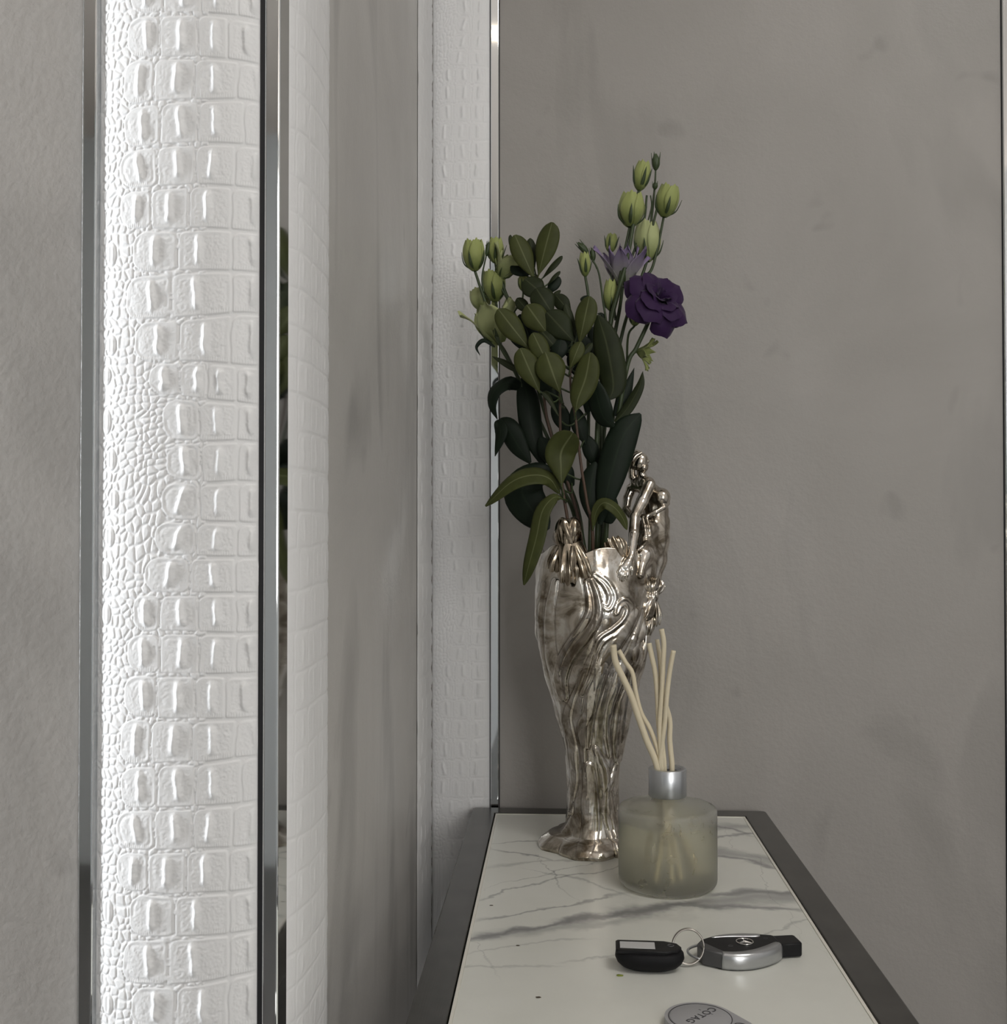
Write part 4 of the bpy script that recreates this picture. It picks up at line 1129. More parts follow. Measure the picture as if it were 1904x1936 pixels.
# --- slim brown sprig leaning right
dC = -0.044
C_ = sprig('evergreen_sprig', 'slim brown-stemmed evergreen sprig with two upright olive leaves and one curling by the rim', 'foliage', GF,
           [(1121, 1025, dC), (*z2(1010, 1180), dC), (*z2(960, 860), dC), (*z2(915, 480), dC), (*z2(880, 290), dC), (*z1(870, 1690), dC), (*z1(920, 1560), dC)], 'stem_brown', 0.0018, 0.0010)
add_leaf(C_, [z2(915, 440), z2(935, 330), z2(1000, 150), z2(1040, -60)], 205 / 4.4, 'leaf_olive', -0.060, (-0.2, 0.0), 'obovate')
for (b, t, w, mt, dy, tl_) in [((860, 1700), (945, 1490), 105, 'leaf_olive', -0.052, (-0.1, 0.1)), ((930, 1520), (1010, 1150), 158, 'leaf_olive', -0.046, (-0.2, 0.0)),
                               ((960, 1240), (1000, 1145), 90, 'leaf_blue', -0.030, (0, 0.2)), ((880, 1690), (1030, 1500), 60, 'leaf_deep', -0.040, (0, 0.5))]:
    add_leaf(C_, [z1(*b), z1(*t)], w / 3.967, mt, dy, tl_)
add_leaf(C_, [z2(1062, 1410), (*z2(1085, 1270), -0.056), (*z2(1150, 1190), -0.062), (*z2(1240, 1230), -0.062), (*z2(1310, 1320), -0.058), (*z2(1345, 1415), -0.056)], 110 / 4.4, 'leaf_olive', -0.050, nhint=(0.3, -0.8, 0.5), shape='ovate', cup=0.05)

def lis(label, pts, r0=0.0026, r1=0.0015):
    return sprig('lisianthus_stem', label, 'flower', GL, pts, 'stem_green', r0, r1)
def px(n): return n / 3.967 * PXM
def tip_bud(root, sm, L, W, **k): return bud(root, sm[-1] - end_dir(sm) * 0.001, k.pop('axis', end_dir(sm)), px(L), px(W), **k)
def mainpath(root): return PATHS[root.name][0]
# S1: two cream buds on the far left
d = 0.006
S = lis('lisianthus stem with the leftmost cream-green bud over the white leather panel', [(1092, 1000, d), (1052, 900, d), (*z1(490, 1800), d), (*z1(330, 1500), d), (*z1(230, 1200), d), (*z1(150, 960), d)])
bud(S, mainpath(S)[-1], (-0.05, -0.1, 1), px(235), px(160), openness=0.25, seed=1)
sm = branch(S, [(*z1(215, 1120), d), (*z1(205, 1000), d), (*z1(235, 850), d)], 0.0012, 0.0008)
bud(S, sm[-1], end_dir(sm), px(110), px(36), green=True, seed=2)
add_leaf(S, [z2(480, 240), (*z2(350, 190), d - 0.01), (*z2(240, 260), d - 0.016), (*z2(215, 380), d - 0.016), (*z2(265, 500), d - 0.012)], 150 / 4.4, 'leaf_blue', d, nhint=(-0.6, -0.8, 0.2), shape='lance', petiole=False)
add_leaf(S, [z2(540, 860), (*z2(440, 720), d - 0.01), (*z2(340, 560), d - 0.012), (*z2(240, 530), d - 0.01)], 190 / 4.4, 'leaf_blue', d - 0.01, nhint=(-0.4, -0.9, 0.3), shape='ovate', petiole=False)
add_leaf(S, [z2(250, 510), (*z2(290, 600), d - 0.014), (*z2(245, 805), d - 0.010)], 130 / 4.4, 'leaf_blue', d - 0.008, nhint=(-0.5, -1, 0), shape='lance', petiole=False)
add_leaf(S, [z2(660, 900), (*z2(560, 620), d - 0.006), (*z2(520, 330), d - 0.004), (*z2(470, 150), d)], 200 / 4.4, 'leaf_blue', d - 0.008, (0.2, 0), 'ovate', petiole=False)
add_leaf(S, [z2(760, 1000), (*z2(620, 960), -0.03), (*z2(470, 1080), -0.036), (*z2(560, 1260), -0.04), (*z2(690, 1415), -0.04)], 330 / 4.4, 'leaf_blue', -0.02, nhint=(-0.2, -1, 0.1), shape='ovate', petiole=False)
add_leaf(S, [z1(300, 1530), (*z1(220, 1480), d), (*z1(165, 1530), d), (*z1(190, 1595), d)], 34 / 3.967, 'leaf_blue', d, (0.6, 0.4), 'lance', petiole=False)
add_leaf(S, [z1(500, 1720), (*z1(380, 1650), d - 0.01), (*z1(280, 1600), d - 0.01)], 60 / 3.967, 'leaf_deep', d - 0.01, (0.3, 0.5), 'lance', petiole=False)
# S2: second cream bud, open cream flower
d = 0.012
S = lis('lisianthus stem with a small cream bud and a cream bloom tucked beside the olive leaves', [(1098, 1000, d), (1060, 880, d), (*z1(520, 1500), d), (*z1(440, 1270), d), (*z1(375, 1110), d), (*z1(345, 1010), d)])
open_flower(S, mainpath(S)[-1], (0.45, -0.25, 0.8), px(230), px(170), 'petal_pale', [(4, 0.12, 0.85, 0.0, px(60)), (5, 0.35, 1.0, 0.15, px(75))], seed=3, sep=0.35)
sm = branch(S, [(*z1(400, 1180), d), (*z1(330, 1050), d), (*z1(302, 900), d)], 0.0014, 0.0011)
bud(S, sm[-1], (0.05, -0.1, 1), px(190), px(118), seed=4, sep=0.72)
sm = branch(S, [(*z1(440, 1270), d), (*z1(500, 1190), d - 0.004), (*z1(515, 1110), d - 0.004)], 0.0013, 0.0010)
bud(S, sm[-1], (0.0, -0.1, 1), px(120), px(80), seed=5, sep=0.8)
# S3: pale bloom pair low on the left
d = 0.020
S = lis('lisianthus stem with two pale green-cream blooms low at the left of the bouquet', [(1100, 1005, d), (1050, 860, d), (*z1(420, 1650), d), (*z1(335, 1500), d)])
open_flower(S, mainpath(S)[-1], (-0.28, -0.2, 1), px(330), px(260), 'petal_pale', [(4, 0.12, 0.8, 0.0, px(80)), (5, 0.30, 1.0, 0.1, px(110))], seed=6, sep=0.42)
sm = branch(S, [(*z1(345, 1540), d), (*z1(330, 1320), d + 0.004), (*z1(305, 1190), d)], 0.0016, 0.0013)
bud(S, sm[-1], (-0.08, -0.1, 1), px(240), px(168), mat='petal_lime', openness=0.3, seed=7)
sm = branch(S, [(*z1(330, 1480), d), (*z1(250, 1320), d + 0.010), (*z1(215, 1250), d + 0.014)], 0.0014, 0.0011)
bud(S, sm[-1], (-0.3, 0.1, 1), px(170), px(150), mat='petal_pale', openness=0.3, seed=8, sep=0)
# S4: slim buds in the centre
d = 0.004
S = lis('lisianthus stem with one narrow green bud and two tiny buds above the middle leaves', [(1116, 1000, d), (1112, 860, d), (*z1(1010, 1600), d), (*z1(1002, 1180), d), (*z1(978, 1000), d)], 0.0024, 0.0014)
bud(S, mainpath(S)[-1], (-0.04, -0.1, 1), px(178), px(82), seed=9, sep=0.75)
sm = branch(S, [(*z1(1110, 1640), d), (*z1(1135, 1380), d), (*z1(1110, 1180), d), (*z1(1075, 960), d), (*z1(1000, 835), d)], 0.0014, 0.0009)
bud(S, sm[-1], (-0.75, 0, 0.9), px(120), px(52), green=True, seed=10)
sm2 = branch(S, [(*z1(1066, 945), d), (*z1(1042, 885), d)], 0.0009, 0.0008)
bud(S, sm2[-1], (-0.15, 0, 1), px(100), px(40), green=True, seed=11)
add_leaf(S, [z1(1140, 1380), (*z1(1110, 1290), d), (*z1(1068, 1280), d)], 30 / 3.967, 'leaf_blue', d, (0.2, 0.5), 'lance', petiole=False)
# S5: the two tall buds right of centre
d = -0.006
S = lis('tall lisianthus stem carrying a big cream-green bud with a slimmer one above it', [(1130, 1000, d), (1130, 800, d), (*z1(1160, 1400), d), (*z1(1220, 1140), d), (*z1(1290, 880), d), (*z1(1340, 600), d), (*z1(1382, 355), d)], 0.0030, 0.0019)
bud(S, mainpath(S)[-1], (0.18, -0.1, 1), px(215), px(122), seed=12, sep=0.78)
sm = branch(S, [(*z1(1230, 1110), d), (*z1(1262, 880), d + 0.004), (*z1(1312, 630), d + 0.004)], 0.0020, 0.0015)
bud(S, sm[-1], (0.08, -0.05, 1), px(255), px(190), openness=0.15, seed=13)
add_leaf(S, [z2(1250, 470), (*z2(1330, 300), -0.02), (*z2(1405, 68), -0.012)], 110 / 4.4, 'leaf_blue', -0.02, (0.2, 0.2), 'lance', petiole=False)
add_leaf(S, [z2(1245, 520), (*z2(1350, 400), -0.03), (*z2(1450, 220), -0.03), (*z2(1476, 95), -0.028)], 95 / 4.4, 'leaf_deep', -0.03, (-0.2, 0.3), 'lance', petiole=False)
add_leaf(S, [z2(1120, 1370), (*z2(1200, 1000), -0.036), (*z2(1310, 640), -0.036), (*z2(1456, 448), -0.030)], 260 / 4.4, 'leaf_blue', -0.03, (-0.1, 0), 'ovate', petiole=False)
add_leaf(S, [z2(1200, 330), (*z2(1230, 200), -0.04), (*z1(1140, 1520), -0.042), (*z1(1072, 1290), -0.036)], 240 / 4.4, 'leaf_deep', -0.04, (-0.1, 0), 'ovate', petiole=False)
add_leaf(S, [z2(1235, 560), (*z2(1150, 480), -0.044), (*z2(1100, 330), -0.046), (*z2(1060, 150), -0.044)], 190 / 4.4, 'leaf_blue', -0.04, (-0.4, 0), 'ovate', petiole=False)
add_leaf(S, [z2(1040, 1330), (*z2(1040, 1080), -0.03), (*z2(1080, 850), -0.03)], 190 / 4.4, 'leaf_blue', -0.03, (0, 0), 'ovate', petiole=False)
add_leaf(S, [z2(1120, 1000), (*z2(1160, 1200), -0.03), (*z2(1215, 1365), -0.03)], 210 / 4.4, 'leaf_blue', -0.03, (0, 0), 'ovate', petiole=False)
# S6: highest little bud, bud at right, dim bud behind
d = 0.014
S = lis('lisianthus stem bearing the highest tiny green bud and a cream bud leaning right', [(1140, 1000, d), (1142, 820, d), (*z1(1240, 1500), d), (*z1(1330, 1180), d), (*z1(1440, 880), d), (*z1(1480, 520), d), (*z1(1500, 320), d), (*z1(1506, 205), d)], 0.0026, 0.0009)
bud(S, mainpath(S)[-1], (0.02, 0, 1), px(128), px(62), green=True, seed=14)
bud(S, W3(z1(1500, 350), d - 0.002), (0.05, 0, 1), px(60), px(42), green=True, seed=15)
sm = branch(S, [(*z1(1400, 1000), d), (*z1(1470, 960), d), (*z1(1520, 790), d), (*z1(1567, 555), d)], 0.0017, 0.0013)
bud(S, sm[-1], (0.2, -0.1, 1), px(240), px(168), openness=0.2, seed=16)
sm = branch(S, [(*z1(1405, 1000), d + 0.006), (*z1(1440, 890), d + 0.006)], 0.0017, 0.0015)
bud(S, sm[-1], (0.02, 0.05, 1), px(310), px(200), mat='petal_pale', openness=0.1, seed=17, sep=0.5)
branch(S, [(*z1(1320, 880), d), (*z1(1415, 600), d), (*z1(1440, 395), d)], 0.0013, 0.0012)
branch(S, [(*z1(1460, 720), d), (*z1(1500, 560), d - 0.003), (*z1(1543, 385), d - 0.003)], 0.0013, 0.0013)
branch(S, [(*z1(1440, 620), d), (*z1(1475, 480), d), (*z1(1468, 395), d)], 0.0009, 0.0007)
# S7: deep purple bloom
d = -0.020
S = lis('lisianthus stem with the fully open deep purple ruffled bloom', [(1146, 1010, d), (1160, 850, d), (*z1(1290, 1690), d), (*z1(1360, 1540), d), (*z1(1440, 1370), d), (*z1(1492, 1235), d)], 0.0026, 0.0021)
pc = W3(z1(1492, 1222), d); pax = np.array([0.45, -0.70, 0.42]); pax /= np.linalg.norm(pax)
rose(S, pc, pax)
sm = branch(S, [(*z1(1290, 1690), d), (*z1(1300, 1450), 0.0), (*z1(1350, 1370), 0.004)], 0.0014, 0.0011)
bud(S, sm[-1], (0.05, 0.1, 1), px(150), px(92), mat='petal_pale', seed=19)
# S8: lilac half-open bloom with two buds
d = 0.010
S = lis('lisianthus stem with a half-open pale lilac bloom behind the tall buds', [(1136, 1000, d), (1136, 820, d), (*z1(1190, 1500), d), (*z1(1235, 1250), d), (*z1(1258, 1080), d)], 0.0026, 0.0018)
open_flower(S, mainpath(S)[-1], (0.02, -0.12, 1), px(300), px(190), 'petal_lilac', [(4, 0.16, 0.98, 0.0, px(70)), (6, 0.42, 1.0, 0.08, px(95))], seed=20, pointed=0.7, ruffle=0.05, sep=0.35)
sm = branch(S, [(*z1(1205, 1330), d), (*z1(1180, 1060), d + 0.008), (*z1(1165, 820), d + 0.008)], 0.0014, 0.0011)
bud(S, sm[-1], (0.12, 0, 1), px(140), px(90), seed=21, sep=0.85)
sm = branch(S, [(*z1(1170, 1560), d), (*z1(1160, 1400), d - 0.004), (*z1(1165, 1255), d - 0.004)], 0.0015, 0.0012)
bud(S, sm[-1], (0.03, 0, 1), px(230), px(105), seed=22, sep=0.4)
# S9: small frilled cream flower hanging at the right
d = 0.002
S = lis('short lisianthus stem with a frilled cream-lime flower under the purple bloom', [(1144, 1005, d), (1150, 850, d), (*z1(1260, 1740), d), (*z1(1320, 1600), d), (*z1(1370, 1560), d)], 0.0022, 0.0013)
open_flower(S, mainpath(S)[-1], (0.75, -0.2, -0.25), px(130), px(100), 'petal_lime', [(4, 0.3, 0.9, 0.1, px(35)), (5, 0.6, 1.0, 0.2, px(40))], seed=23, ruffle=0.2, pointed=0.6, sep=0)
for r_ in THINGS:
    if '_path' in r_: del r_['_path']
    fix_children(r_)

# ------------------------------------------------------------------ reed diffuser
BC = on_z(1262.5, 1672, TOP)
PXB = (on_y(1300, 1600, BC.y).x - on_y(1200, 1600, BC.y).x) / 100.0
def frosted_mat():
    m, nt, p = nmat('frosted_pale_green_glass')
    v = obj_coords(nt)
    n1 = noise(nt, v, 46, 2, 0.5, 1.2)
    r = ramp(nt, n1, [(0.27, (0.10,) * 3), (0.37, (0.30,) * 3)])
    nt.links.new(r, p.inputs['Roughness'])
    c = ramp(nt, n1, [(0.27, (0.90, 0.89, 0.82)), (0.37, (0.88, 0.88, 0.83))])
    nt.links.new(c, p.inputs['Base Color'])
    setp(p, trans=0.93, ior=1.25, spec=0.4)
    return m
M['frosted'] = frosted_mat()
simple('oil', (0.93, 0.905, 0.78), 0.02, trans=0.93, ior=1.12)
simple('reed', (0.62, 0.55, 0.40), 0.7)
simple('satin_aluminium', (0.62, 0.64, 0.67), 0.33, metal=1.0)
simple('neck_glass', (0.60, 0.57, 0.44), 0.12, trans=0.5, ior=1.2)
diff = empty('reed_diffuser', (BC.x, BC.y, TOP))
tag(diff, 'round frosted glass reed diffuser bottle with a silver collar, standing before the vase', 'diffuser')
Rb = 93.0 * PXB; Hb = 151 * PXB
def rounded_prof(pts): return pts
prof = [(0.0, 0.0008), (Rb - 0.009, 0.0008)]
for k in range(7):
    a = math.radians(-90 + 15 * k); prof.append((Rb - 0.006 + 0.006 * math.cos(a), 0.0068 + 0.006 * math.sin(a)))
prof += [(Rb + 0.0002, 0.03), (Rb, Hb - 0.005)]
for k in range(1, 7):
    a = math.radians(15 * k); prof.append((Rb - 0.0045 + 0.0045 * math.cos(a), Hb - 0.005 + 0.0045 * math.sin(a)))
prof += [(Rb * 0.70, Hb + 0.0022), (0.0175, Hb + 0.0042), (0.0148, Hb + 0.0055), (0.0143, Hb + 0.0125), (0.0110, Hb + 0.0125)]
# inner wall
wall_t = 0.0032
prof += [(0.0110, Hb + 0.002), (0.016, Hb - 0.0005), (Rb - 0.010, Hb - 0.0035), (Rb - wall_t - 0.001, Hb - 0.0075), (Rb - wall_t, 0.03), (Rb - wall_t, 0.011), (Rb - 0.008, 0.0062), (0.0, 0.0058)]
link('bottle', lathe('bottle', prof, 96), M['frosted'], diff)
lvl = Hb - 0.014
Rl = Rb - wall_t + 0.0002
lp = [(0.0, 0.0057), (Rb - 0.0079, 0.0060), (Rl, 0.0112), (Rl, lvl), (Rl - 0.0012, lvl - 0.0006), (0.0, lvl - 0.0006)]
link('fragrance_oil', lathe('fragrance_oil', lp, 96), M['oil'], diff)
cp = [(0.0118, Hb + 0.0085), (0.0172, Hb + 0.0085), (0.0178, Hb + 0.0092), (0.0178, Hb + 0.0338), (0.0173, Hb + 0.0344), (0.0130, Hb + 0.0344), (0.0125, Hb + 0.0338), (0.0125, Hb + 0.010)]
cap_ = link('collar', lathe('collar', cp, 80, closed=True), M['satin_aluminium'], diff)
link('stopper', lathe('stopper', [(0.0, Hb + 0.020), (0.0124, Hb + 0.020), (0.0124, Hb + 0.030), (0.0121, Hb + 0.031), (0.0, Hb + 0.031)], 40), M['black_gap'], diff)
def z4(x, y): return (960 + x / 3.585, 1200 + y / 3.585)
REEDS = [ # visible pixels tip -> mouth, radius mm, depth at tip, foot inside (dx, dy, px of foot)
 ([(715, 70), (730, 180), (780, 290), (835, 410), (890, 570), (940, 710), (1010, 870)], 2.15, -0.012, (0.026, 0.004), 'thick reed leaning furthest towards the silver vase'),
 ([(752, 105), (800, 190), (845, 260), (870, 400), (905, 530), (965, 640), (1022, 800), (1030, 880)], 1.55, 0.006, (0.020, 0.020), 'slim wavy reed crossing behind the thick one nearest the vase'),
 ([(958, 58), (975, 140), (1000, 260), (1015, 420), (1022, 580), (1038, 760), (1050, 880)], 1.7, 0.002, (0.002, -0.024), 'reed standing nearly upright in the diffuser bunch with a gentle bend'),
 ([(1012, 32), (1028, 140), (1036, 280), (1030, 440), (1036, 600), (1052, 760), (1064, 880)], 1.45, 0.010, (-0.006, 0.024), 'slender reed behind the upright ones in the diffuser'),
 ([(1042, -38), (1058, 60), (1052, 220), (1042, 430), (1030, 600), (1034, 740), (1042, 880)], 1.7, -0.006, (0.010, -0.014), 'tallest reed in the diffuser, reaching above all the others'),
 ([(1124, 108), (1098, 250), (1078, 420), (1066, 580), (1046, 740), (1030, 880)], 1.6, -0.010, (-0.018, 0.010), 'reed leaning away from the vase towards the plain wall'),
 ([(1040, 330), (1066, 460), (1098, 580), (1098, 700), (1106, 800), (1114, 880)], 1.75, 0.004, (-0.012, -0.020), 'short bowed reed at the open side of the silver collar')]
for pts, r, dyt, foot, lab in REEDS:
    n = len(pts); path = []
    mouth_z = TOP + Hb + 0.034
    for i, p in enumerate(pts):
        f = i / (n - 1)
        q = on_y(*z4(*p), BC.y + dyt * (1 - f) - 0.002 * f)
        path.append(arr(q))
    mth = path[-1]
    dx = np.clip(mth[0] - BC.x, -0.0095, 0.0095); mth[0] = BC.x + dx
    path[-1] = np.array([mth[0], BC.y + np.clip(mth[1] - BC.y, -0.004, 0.004), mouth_z])
    low = np.array([BC.x + dx * 0.75, BC.y + 0.2 * foot[1], TOP + Hb - 0.002])
    ft = np.array([BC.x + foot[0], BC.y + foot[1], TOP + 0.0062 + r * 0.001])
    path += [low, 0.5 * (low + ft) + np.array([foot[0] * 0.15, 0, 0]), ft]
    root = link('diffuser_reed', tube('diffuser_reed', catmull(path, 70), r * 1.42 * mm, 12), M['reed'])
    tag(root, lab if lab.startswith('tall') or 'diffuser' in lab else lab + ' in the diffuser', 'reed', 'reeds in the diffuser bottle')

# ------------------------------------------------------------------ keys on the marble
simple('black_plastic', (0.007, 0.007, 0.008), 0.42, spec=0.25)
simple('black_rubber', (0.006, 0.006, 0.007), 0.6, spec=0.2)
simple('satin_silver', (0.46, 0.47, 0.48), 0.28, metal=0.85)
simple('dark_grey_plastic', (0.06, 0.06, 0.062), 0.4)
simple('ring_steel', (0.36, 0.34, 0.31), 0.3, metal=1.0)
simple('emblem_chrome', (0.72, 0.71, 0.68), 0.15, metal=1.0)
simple('paper_label', (0.50, 0.50, 0.50), 0.5)
simple('tag_grey', (0.33, 0.33, 0.34), 0.42)
simple('print_dark', (0.045, 0.045, 0.05), 0.6)

def extrude_outline(name, pts, z0, z1, bevel=0.0, seg=2, crown=0.0):
    """closed plan outline (x, y) -> solid between z0 and z1, rounded rims"""
    bm = bmesh.new()
    lo = [bm.verts.new((x, y, z0)) for x, y in pts]; hi = [bm.verts.new((x, y, z1)) for x, y in pts]
    n = len(pts)
    bm.faces.new(lo[::-1]); top = bm.faces.new(hi)
    for k in range(n): bm.faces.new((lo[k], lo[(k + 1) % n], hi[(k + 1) % n], hi[k]))
    if bevel:
        ed = [e for e in bm.edges if abs(e.verts[0].co.z - e.verts[1].co.z) < 1e-9]
        bmesh.ops.bevel(bm, geom=ed, offset=bevel, segments=seg, affect='EDGES', profile=0.5)
    bmesh.ops.recalc_face_normals(bm, faces=bm.faces)
    me = bpy.data.meshes.new(name); bm.to_mesh(me); bm.free()
    me.polygons.foreach_set('use_smooth', [p.area < 4e-5 and len(p.vertices) == 4 for p in me.polygons])
    return me
# --- car key: local x along its length (to the right in the photograph), y away, z up
k0 = on_z(1322, 1826, TOP); k1 = on_z(1508, 1822, TOP)
kdir = (k1 - k0); KL = kdir.length * 1.145
kang = math.atan2(kdir.y, kdir.x) + math.radians(4)
kroot = empty('car_key', (k0.x - 0.0005, k0.y - 0.0135, TOP)); kroot.rotation_euler = (0, 0, kang)
tag(kroot, 'black and silver car key fob with a round three-pointed star emblem on the marble', 'car key')
KH = 0.0128
near = [(0.15, 0.006), (0.25, 0.0005), (0.38, -0.0012), (0.50, 0.0), (0.62, 0.0042), (0.72, 0.0098), (0.80, 0.0165)]
far = [(0.80, 0.0345), (0.70, 0.0372), (0.58, 0.0398), (0.45, 0.0408), (0.30, 0.0392), (0.18, 0.0352), (0.08, 0.0290)]
sc_ = lambda pts: [(x * KL, y) for x, y in pts]
nearS = [tuple(p) for p in catmull(sc_(near), 22)]; farS = [tuple(p) for p in catmull(sc_(far), 22)]
bodyo = nearS + farS + [(0.055 * KL, 0.022), (0.075 * KL, 0.013)]
inset = [(x, y + 0.0006) for x, y in nearS] + [(x, y - 0.0006) for x, y in farS] + [(0.06 * KL, 0.022), (0.08 * KL, 0.013)]
link('body', extrude_outline('body', inset, 0.0004, KH, 0.0014, 3), M['black_plastic'], kroot)
# end block
blk = [(0.74 * KL, 0.0175), (0.985 * KL, 0.0185), (1.0 * KL, 0.0200), (1.0 * KL, 0.0350), (0.985 * KL, 0.0368), (0.74 * KL, 0.0368)]
link('end_block', extrude_outline('end_block', blk, 0.0010, KH - 0.0012, 0.0010, 2), M['black_plastic'], kroot)
# silver side rails
def rail(name, curve, inward, mat):
    """band following one long side, top edge rolled over the body"""
    P = []
    n = len(curve); c = np.array(curve)
    tan = np.gradient(c, axis=0); tan /= np.linalg.norm(tan, axis=1)[:, None]
    nrm = np.stack([-tan[:, 1], tan[:, 0]], 1) * inward
    for i in range(n):
        e = math.sin(math.pi * min(max((i + 0.8) / (n + 0.6), 0), 1)) ** 0.25
        wtop = (0.0045 + 0.0038 * i / (n - 1)) * e
        ring = []
        for off, z in ((0.002, 0.0006), (-0.0004, 0.0010), (-0.0012, 0.0035), (-0.0014, KH * 0.62), (-0.0010, KH * 0.86), (0.0002, KH * 0.99), (0.0016, KH + 0.0007), (wtop, KH + 0.0005), (wtop + 0.0002, KH - 0.001), (0.003, KH * 0.5)):
            ring.append((c[i, 0] + nrm[i, 0] * off, c[i, 1] + nrm[i, 1] * off, z))
        P.append(ring)
    P = np.array(P); P = np.concatenate([np.repeat(P[:1].mean(1, keepdims=True), P.shape[1], 1), P, np.repeat(P[-1:].mean(1, keepdims=True), P.shape[1], 1)], 0)
    o = link(name, grid_mesh(name, P, wrap_u=True), mat, kroot); return o
rn = catmull(sc_([(0.20, 0.0028), (0.30, -0.0006), (0.42, -0.0012), (0.54, 0.0012), (0.64, 0.0052), (0.72, 0.0098), (0.79, 0.0158)]), 26)
tag(rail('side_rail', rn, 1, M['satin_silver']), 'satin silver rail along the side')
rf = catmull(sc_([(0.22, 0.0370), (0.34, 0.0400), (0.46, 0.0408), (0.58, 0.0398), (0.68, 0.0378)]), 20)
rail('side_rail', rf, -1, M['satin_silver'])
# grey release tab at the ring end and its loop
tab = [(0.058 * KL, 0.0125), (0.20 * KL, 0.0022), (0.235 * KL, 0.0060), (0.10 * KL, 0.0290), (0.052 * KL, 0.0240)]
link('release_tab', extrude_outline('release_tab', tab, 0.0008, KH + 0.0004, 0.0012, 2), M['dark_grey_plastic'], kroot)
lp_ = catmull([(0.10 * KL, 0.0300, 0.0095), (0.022 * KL, 0.0275, 0.0092), (-0.003, 0.0235, 0.0085), (-0.0034, 0.0170, 0.0075), (0.03 * KL, 0.0105, 0.006)], 30)
link('key_loop', tube('key_loop', lp_, 0.0010, 8), M['satin_silver'], kroot)
# emblem: ring and three-pointed star
ec = Vector((0.485 * KL, 0.0232, KH + 0.0003)); er = 0.0064
em = [tube('t', [(ec.x + er * math.cos(a), ec.y + er * math.sin(a), ec.z) for a in np.linspace(0, 2 * np.pi, 41)], 0.00055, 8)]
star = bmesh.new()
cv = star.verts.new((ec.x, ec.y, ec.z + 0.0009))
a0 = math.radians(82)
outer = []
for k in range(6):
    a = a0 + k * math.pi / 3; rr = er if k % 2 == 0 else er * 0.17
    outer.append(star.verts.new((ec.x + rr * math.cos(a), ec.y + rr * math.sin(a), ec.z - (0.0 if k % 2 == 0 else 0.0003))))
for k in range(6): star.faces.new((cv, outer[k], outer[(k + 1) % 6]))
sm_ = bpy.data.meshes.new('s'); star.to_mesh(sm_); star.free(); em.append(sm_)
bmm = bmesh.new()
for m_ in em: bmm.from_mesh(m_)
link('emblem', bm_mesh('emblem', bmm), M['emblem_chrome'], kroot)
def lock_mark(x, y, r):
    m_ = tube('button_mark', [(x + r * math.cos(a), y + 0.8 * r * math.sin(a), KH + 0.00005) for a in np.linspace(0.3, 5.9, 16)], 0.00016, 5)
    link('button_mark', m_, M['dark_grey_plastic'], kroot)
lock_mark(0.33 * KL, 0.0165, 0.0018); lock_mark(0.70 * KL, 0.0285, 0.0016)

# --- black pod tag with a paper label
TL = on_z(1228, 1836, TOP)
ta = kang * 0.0 + math.radians(-2)
PT = TL.y / F
pod = empty('key_tag', (TL.x, TL.y + 0.005, TOP)); pod.rotation_euler = (0, 0, ta)
tag(pod, 'chunky black key tag with a small white paper label, joined to the car key ring', 'key tag')
a_ = np.linspace(0, 2 * np.pi, 56, endpoint=False)
def sup(a, n): return np.sign(np.cos(a)) * np.abs(np.cos(a)) ** n, np.sign(np.sin(a)) * np.abs(np.sin(a)) ** n
cx_, cy_ = sup(a_, 0.8)
rings = []
for z, k in ((0.0, 0.0), (0.0, 0.42), (0.0008, 0.60), (0.0028, 0.80), (0.006, 0.94), (0.0095, 1.0), (0.0125, 0.985), (0.0142, 0.93), (0.0147, 0.80), (0.0147, 0.0)):
    rings.append(np.stack([0.0262 * k * cx_ + 0.0005, 0.0150 * k * cy_, np.full_like(a_, z)], -1))
link('body', grid_mesh('body', np.array(rings), wrap_u=True), M['black_rubber'], pod)
plate = [(-0.0235, -0.0105), (0.012, -0.0112), (0.0215, -0.0068), (0.0245, 0.0), (0.0215, 0.0070), (0.012, 0.0112), (-0.0235, 0.0112), (-0.0252, 0.009), (-0.0252, -0.009)]
link('top_plate', extrude_outline('top_plate', plate, 0.0142, 0.0172, 0.0006, 2), M['black_plastic'], pod)
lab_ = [(-0.0220, -0.0062), (0.0045, -0.0062), (0.0045, 0.0068), (-0.0220, 0.0068)]
tag(link('paper_label', extrude_outline('paper_label', lab_, 0.0170, 0.0175, 0.0001, 1), M['paper_label'], pod), 'small white paper label')
link('grommet', tube('grommet', [(0.0165 + 0.0022 * math.cos(a), 0.0018 + 0.0022 * math.sin(a), 0.0172) for a in np.linspace(0, 2 * np.pi, 17)], 0.0005, 6), M['dark_grey_plastic'], pod)
# --- split ring, standing between tag and key
ry = TL.y + 0.012
rt_ = on_y(1301, 1756, ry + 0.004); rb_ = on_y(1301, 1823, ry - 0.003)
rad = (Vector(rt_) - Vector(rb_)).length / 2
rc = (Vector(rt_) + Vector(rb_)) / 2; rc.z = max(rc.z, TOP + rad + 0.0008)
ring_pts = []
upv = (Vector(rt_) - Vector(rb_)).normalized()
for a in np.linspace(0, 4.1 * math.pi, 110):
    off = 0.0030 * (a / (4.1 * math.pi) - 0.5)
    ring_pts.append(tuple(rc + Vector((math.cos(a) * rad * 0.94, 0, 0)) + upv * (math.sin(a) * rad) + Vector((0, off, 0))))
ro = link('split_ring', tube('split_ring', ring_pts, 0.0007, 8), M['ring_steel'])
tag(ro, 'steel split ring standing up between the black tag and the car key', 'key ring')

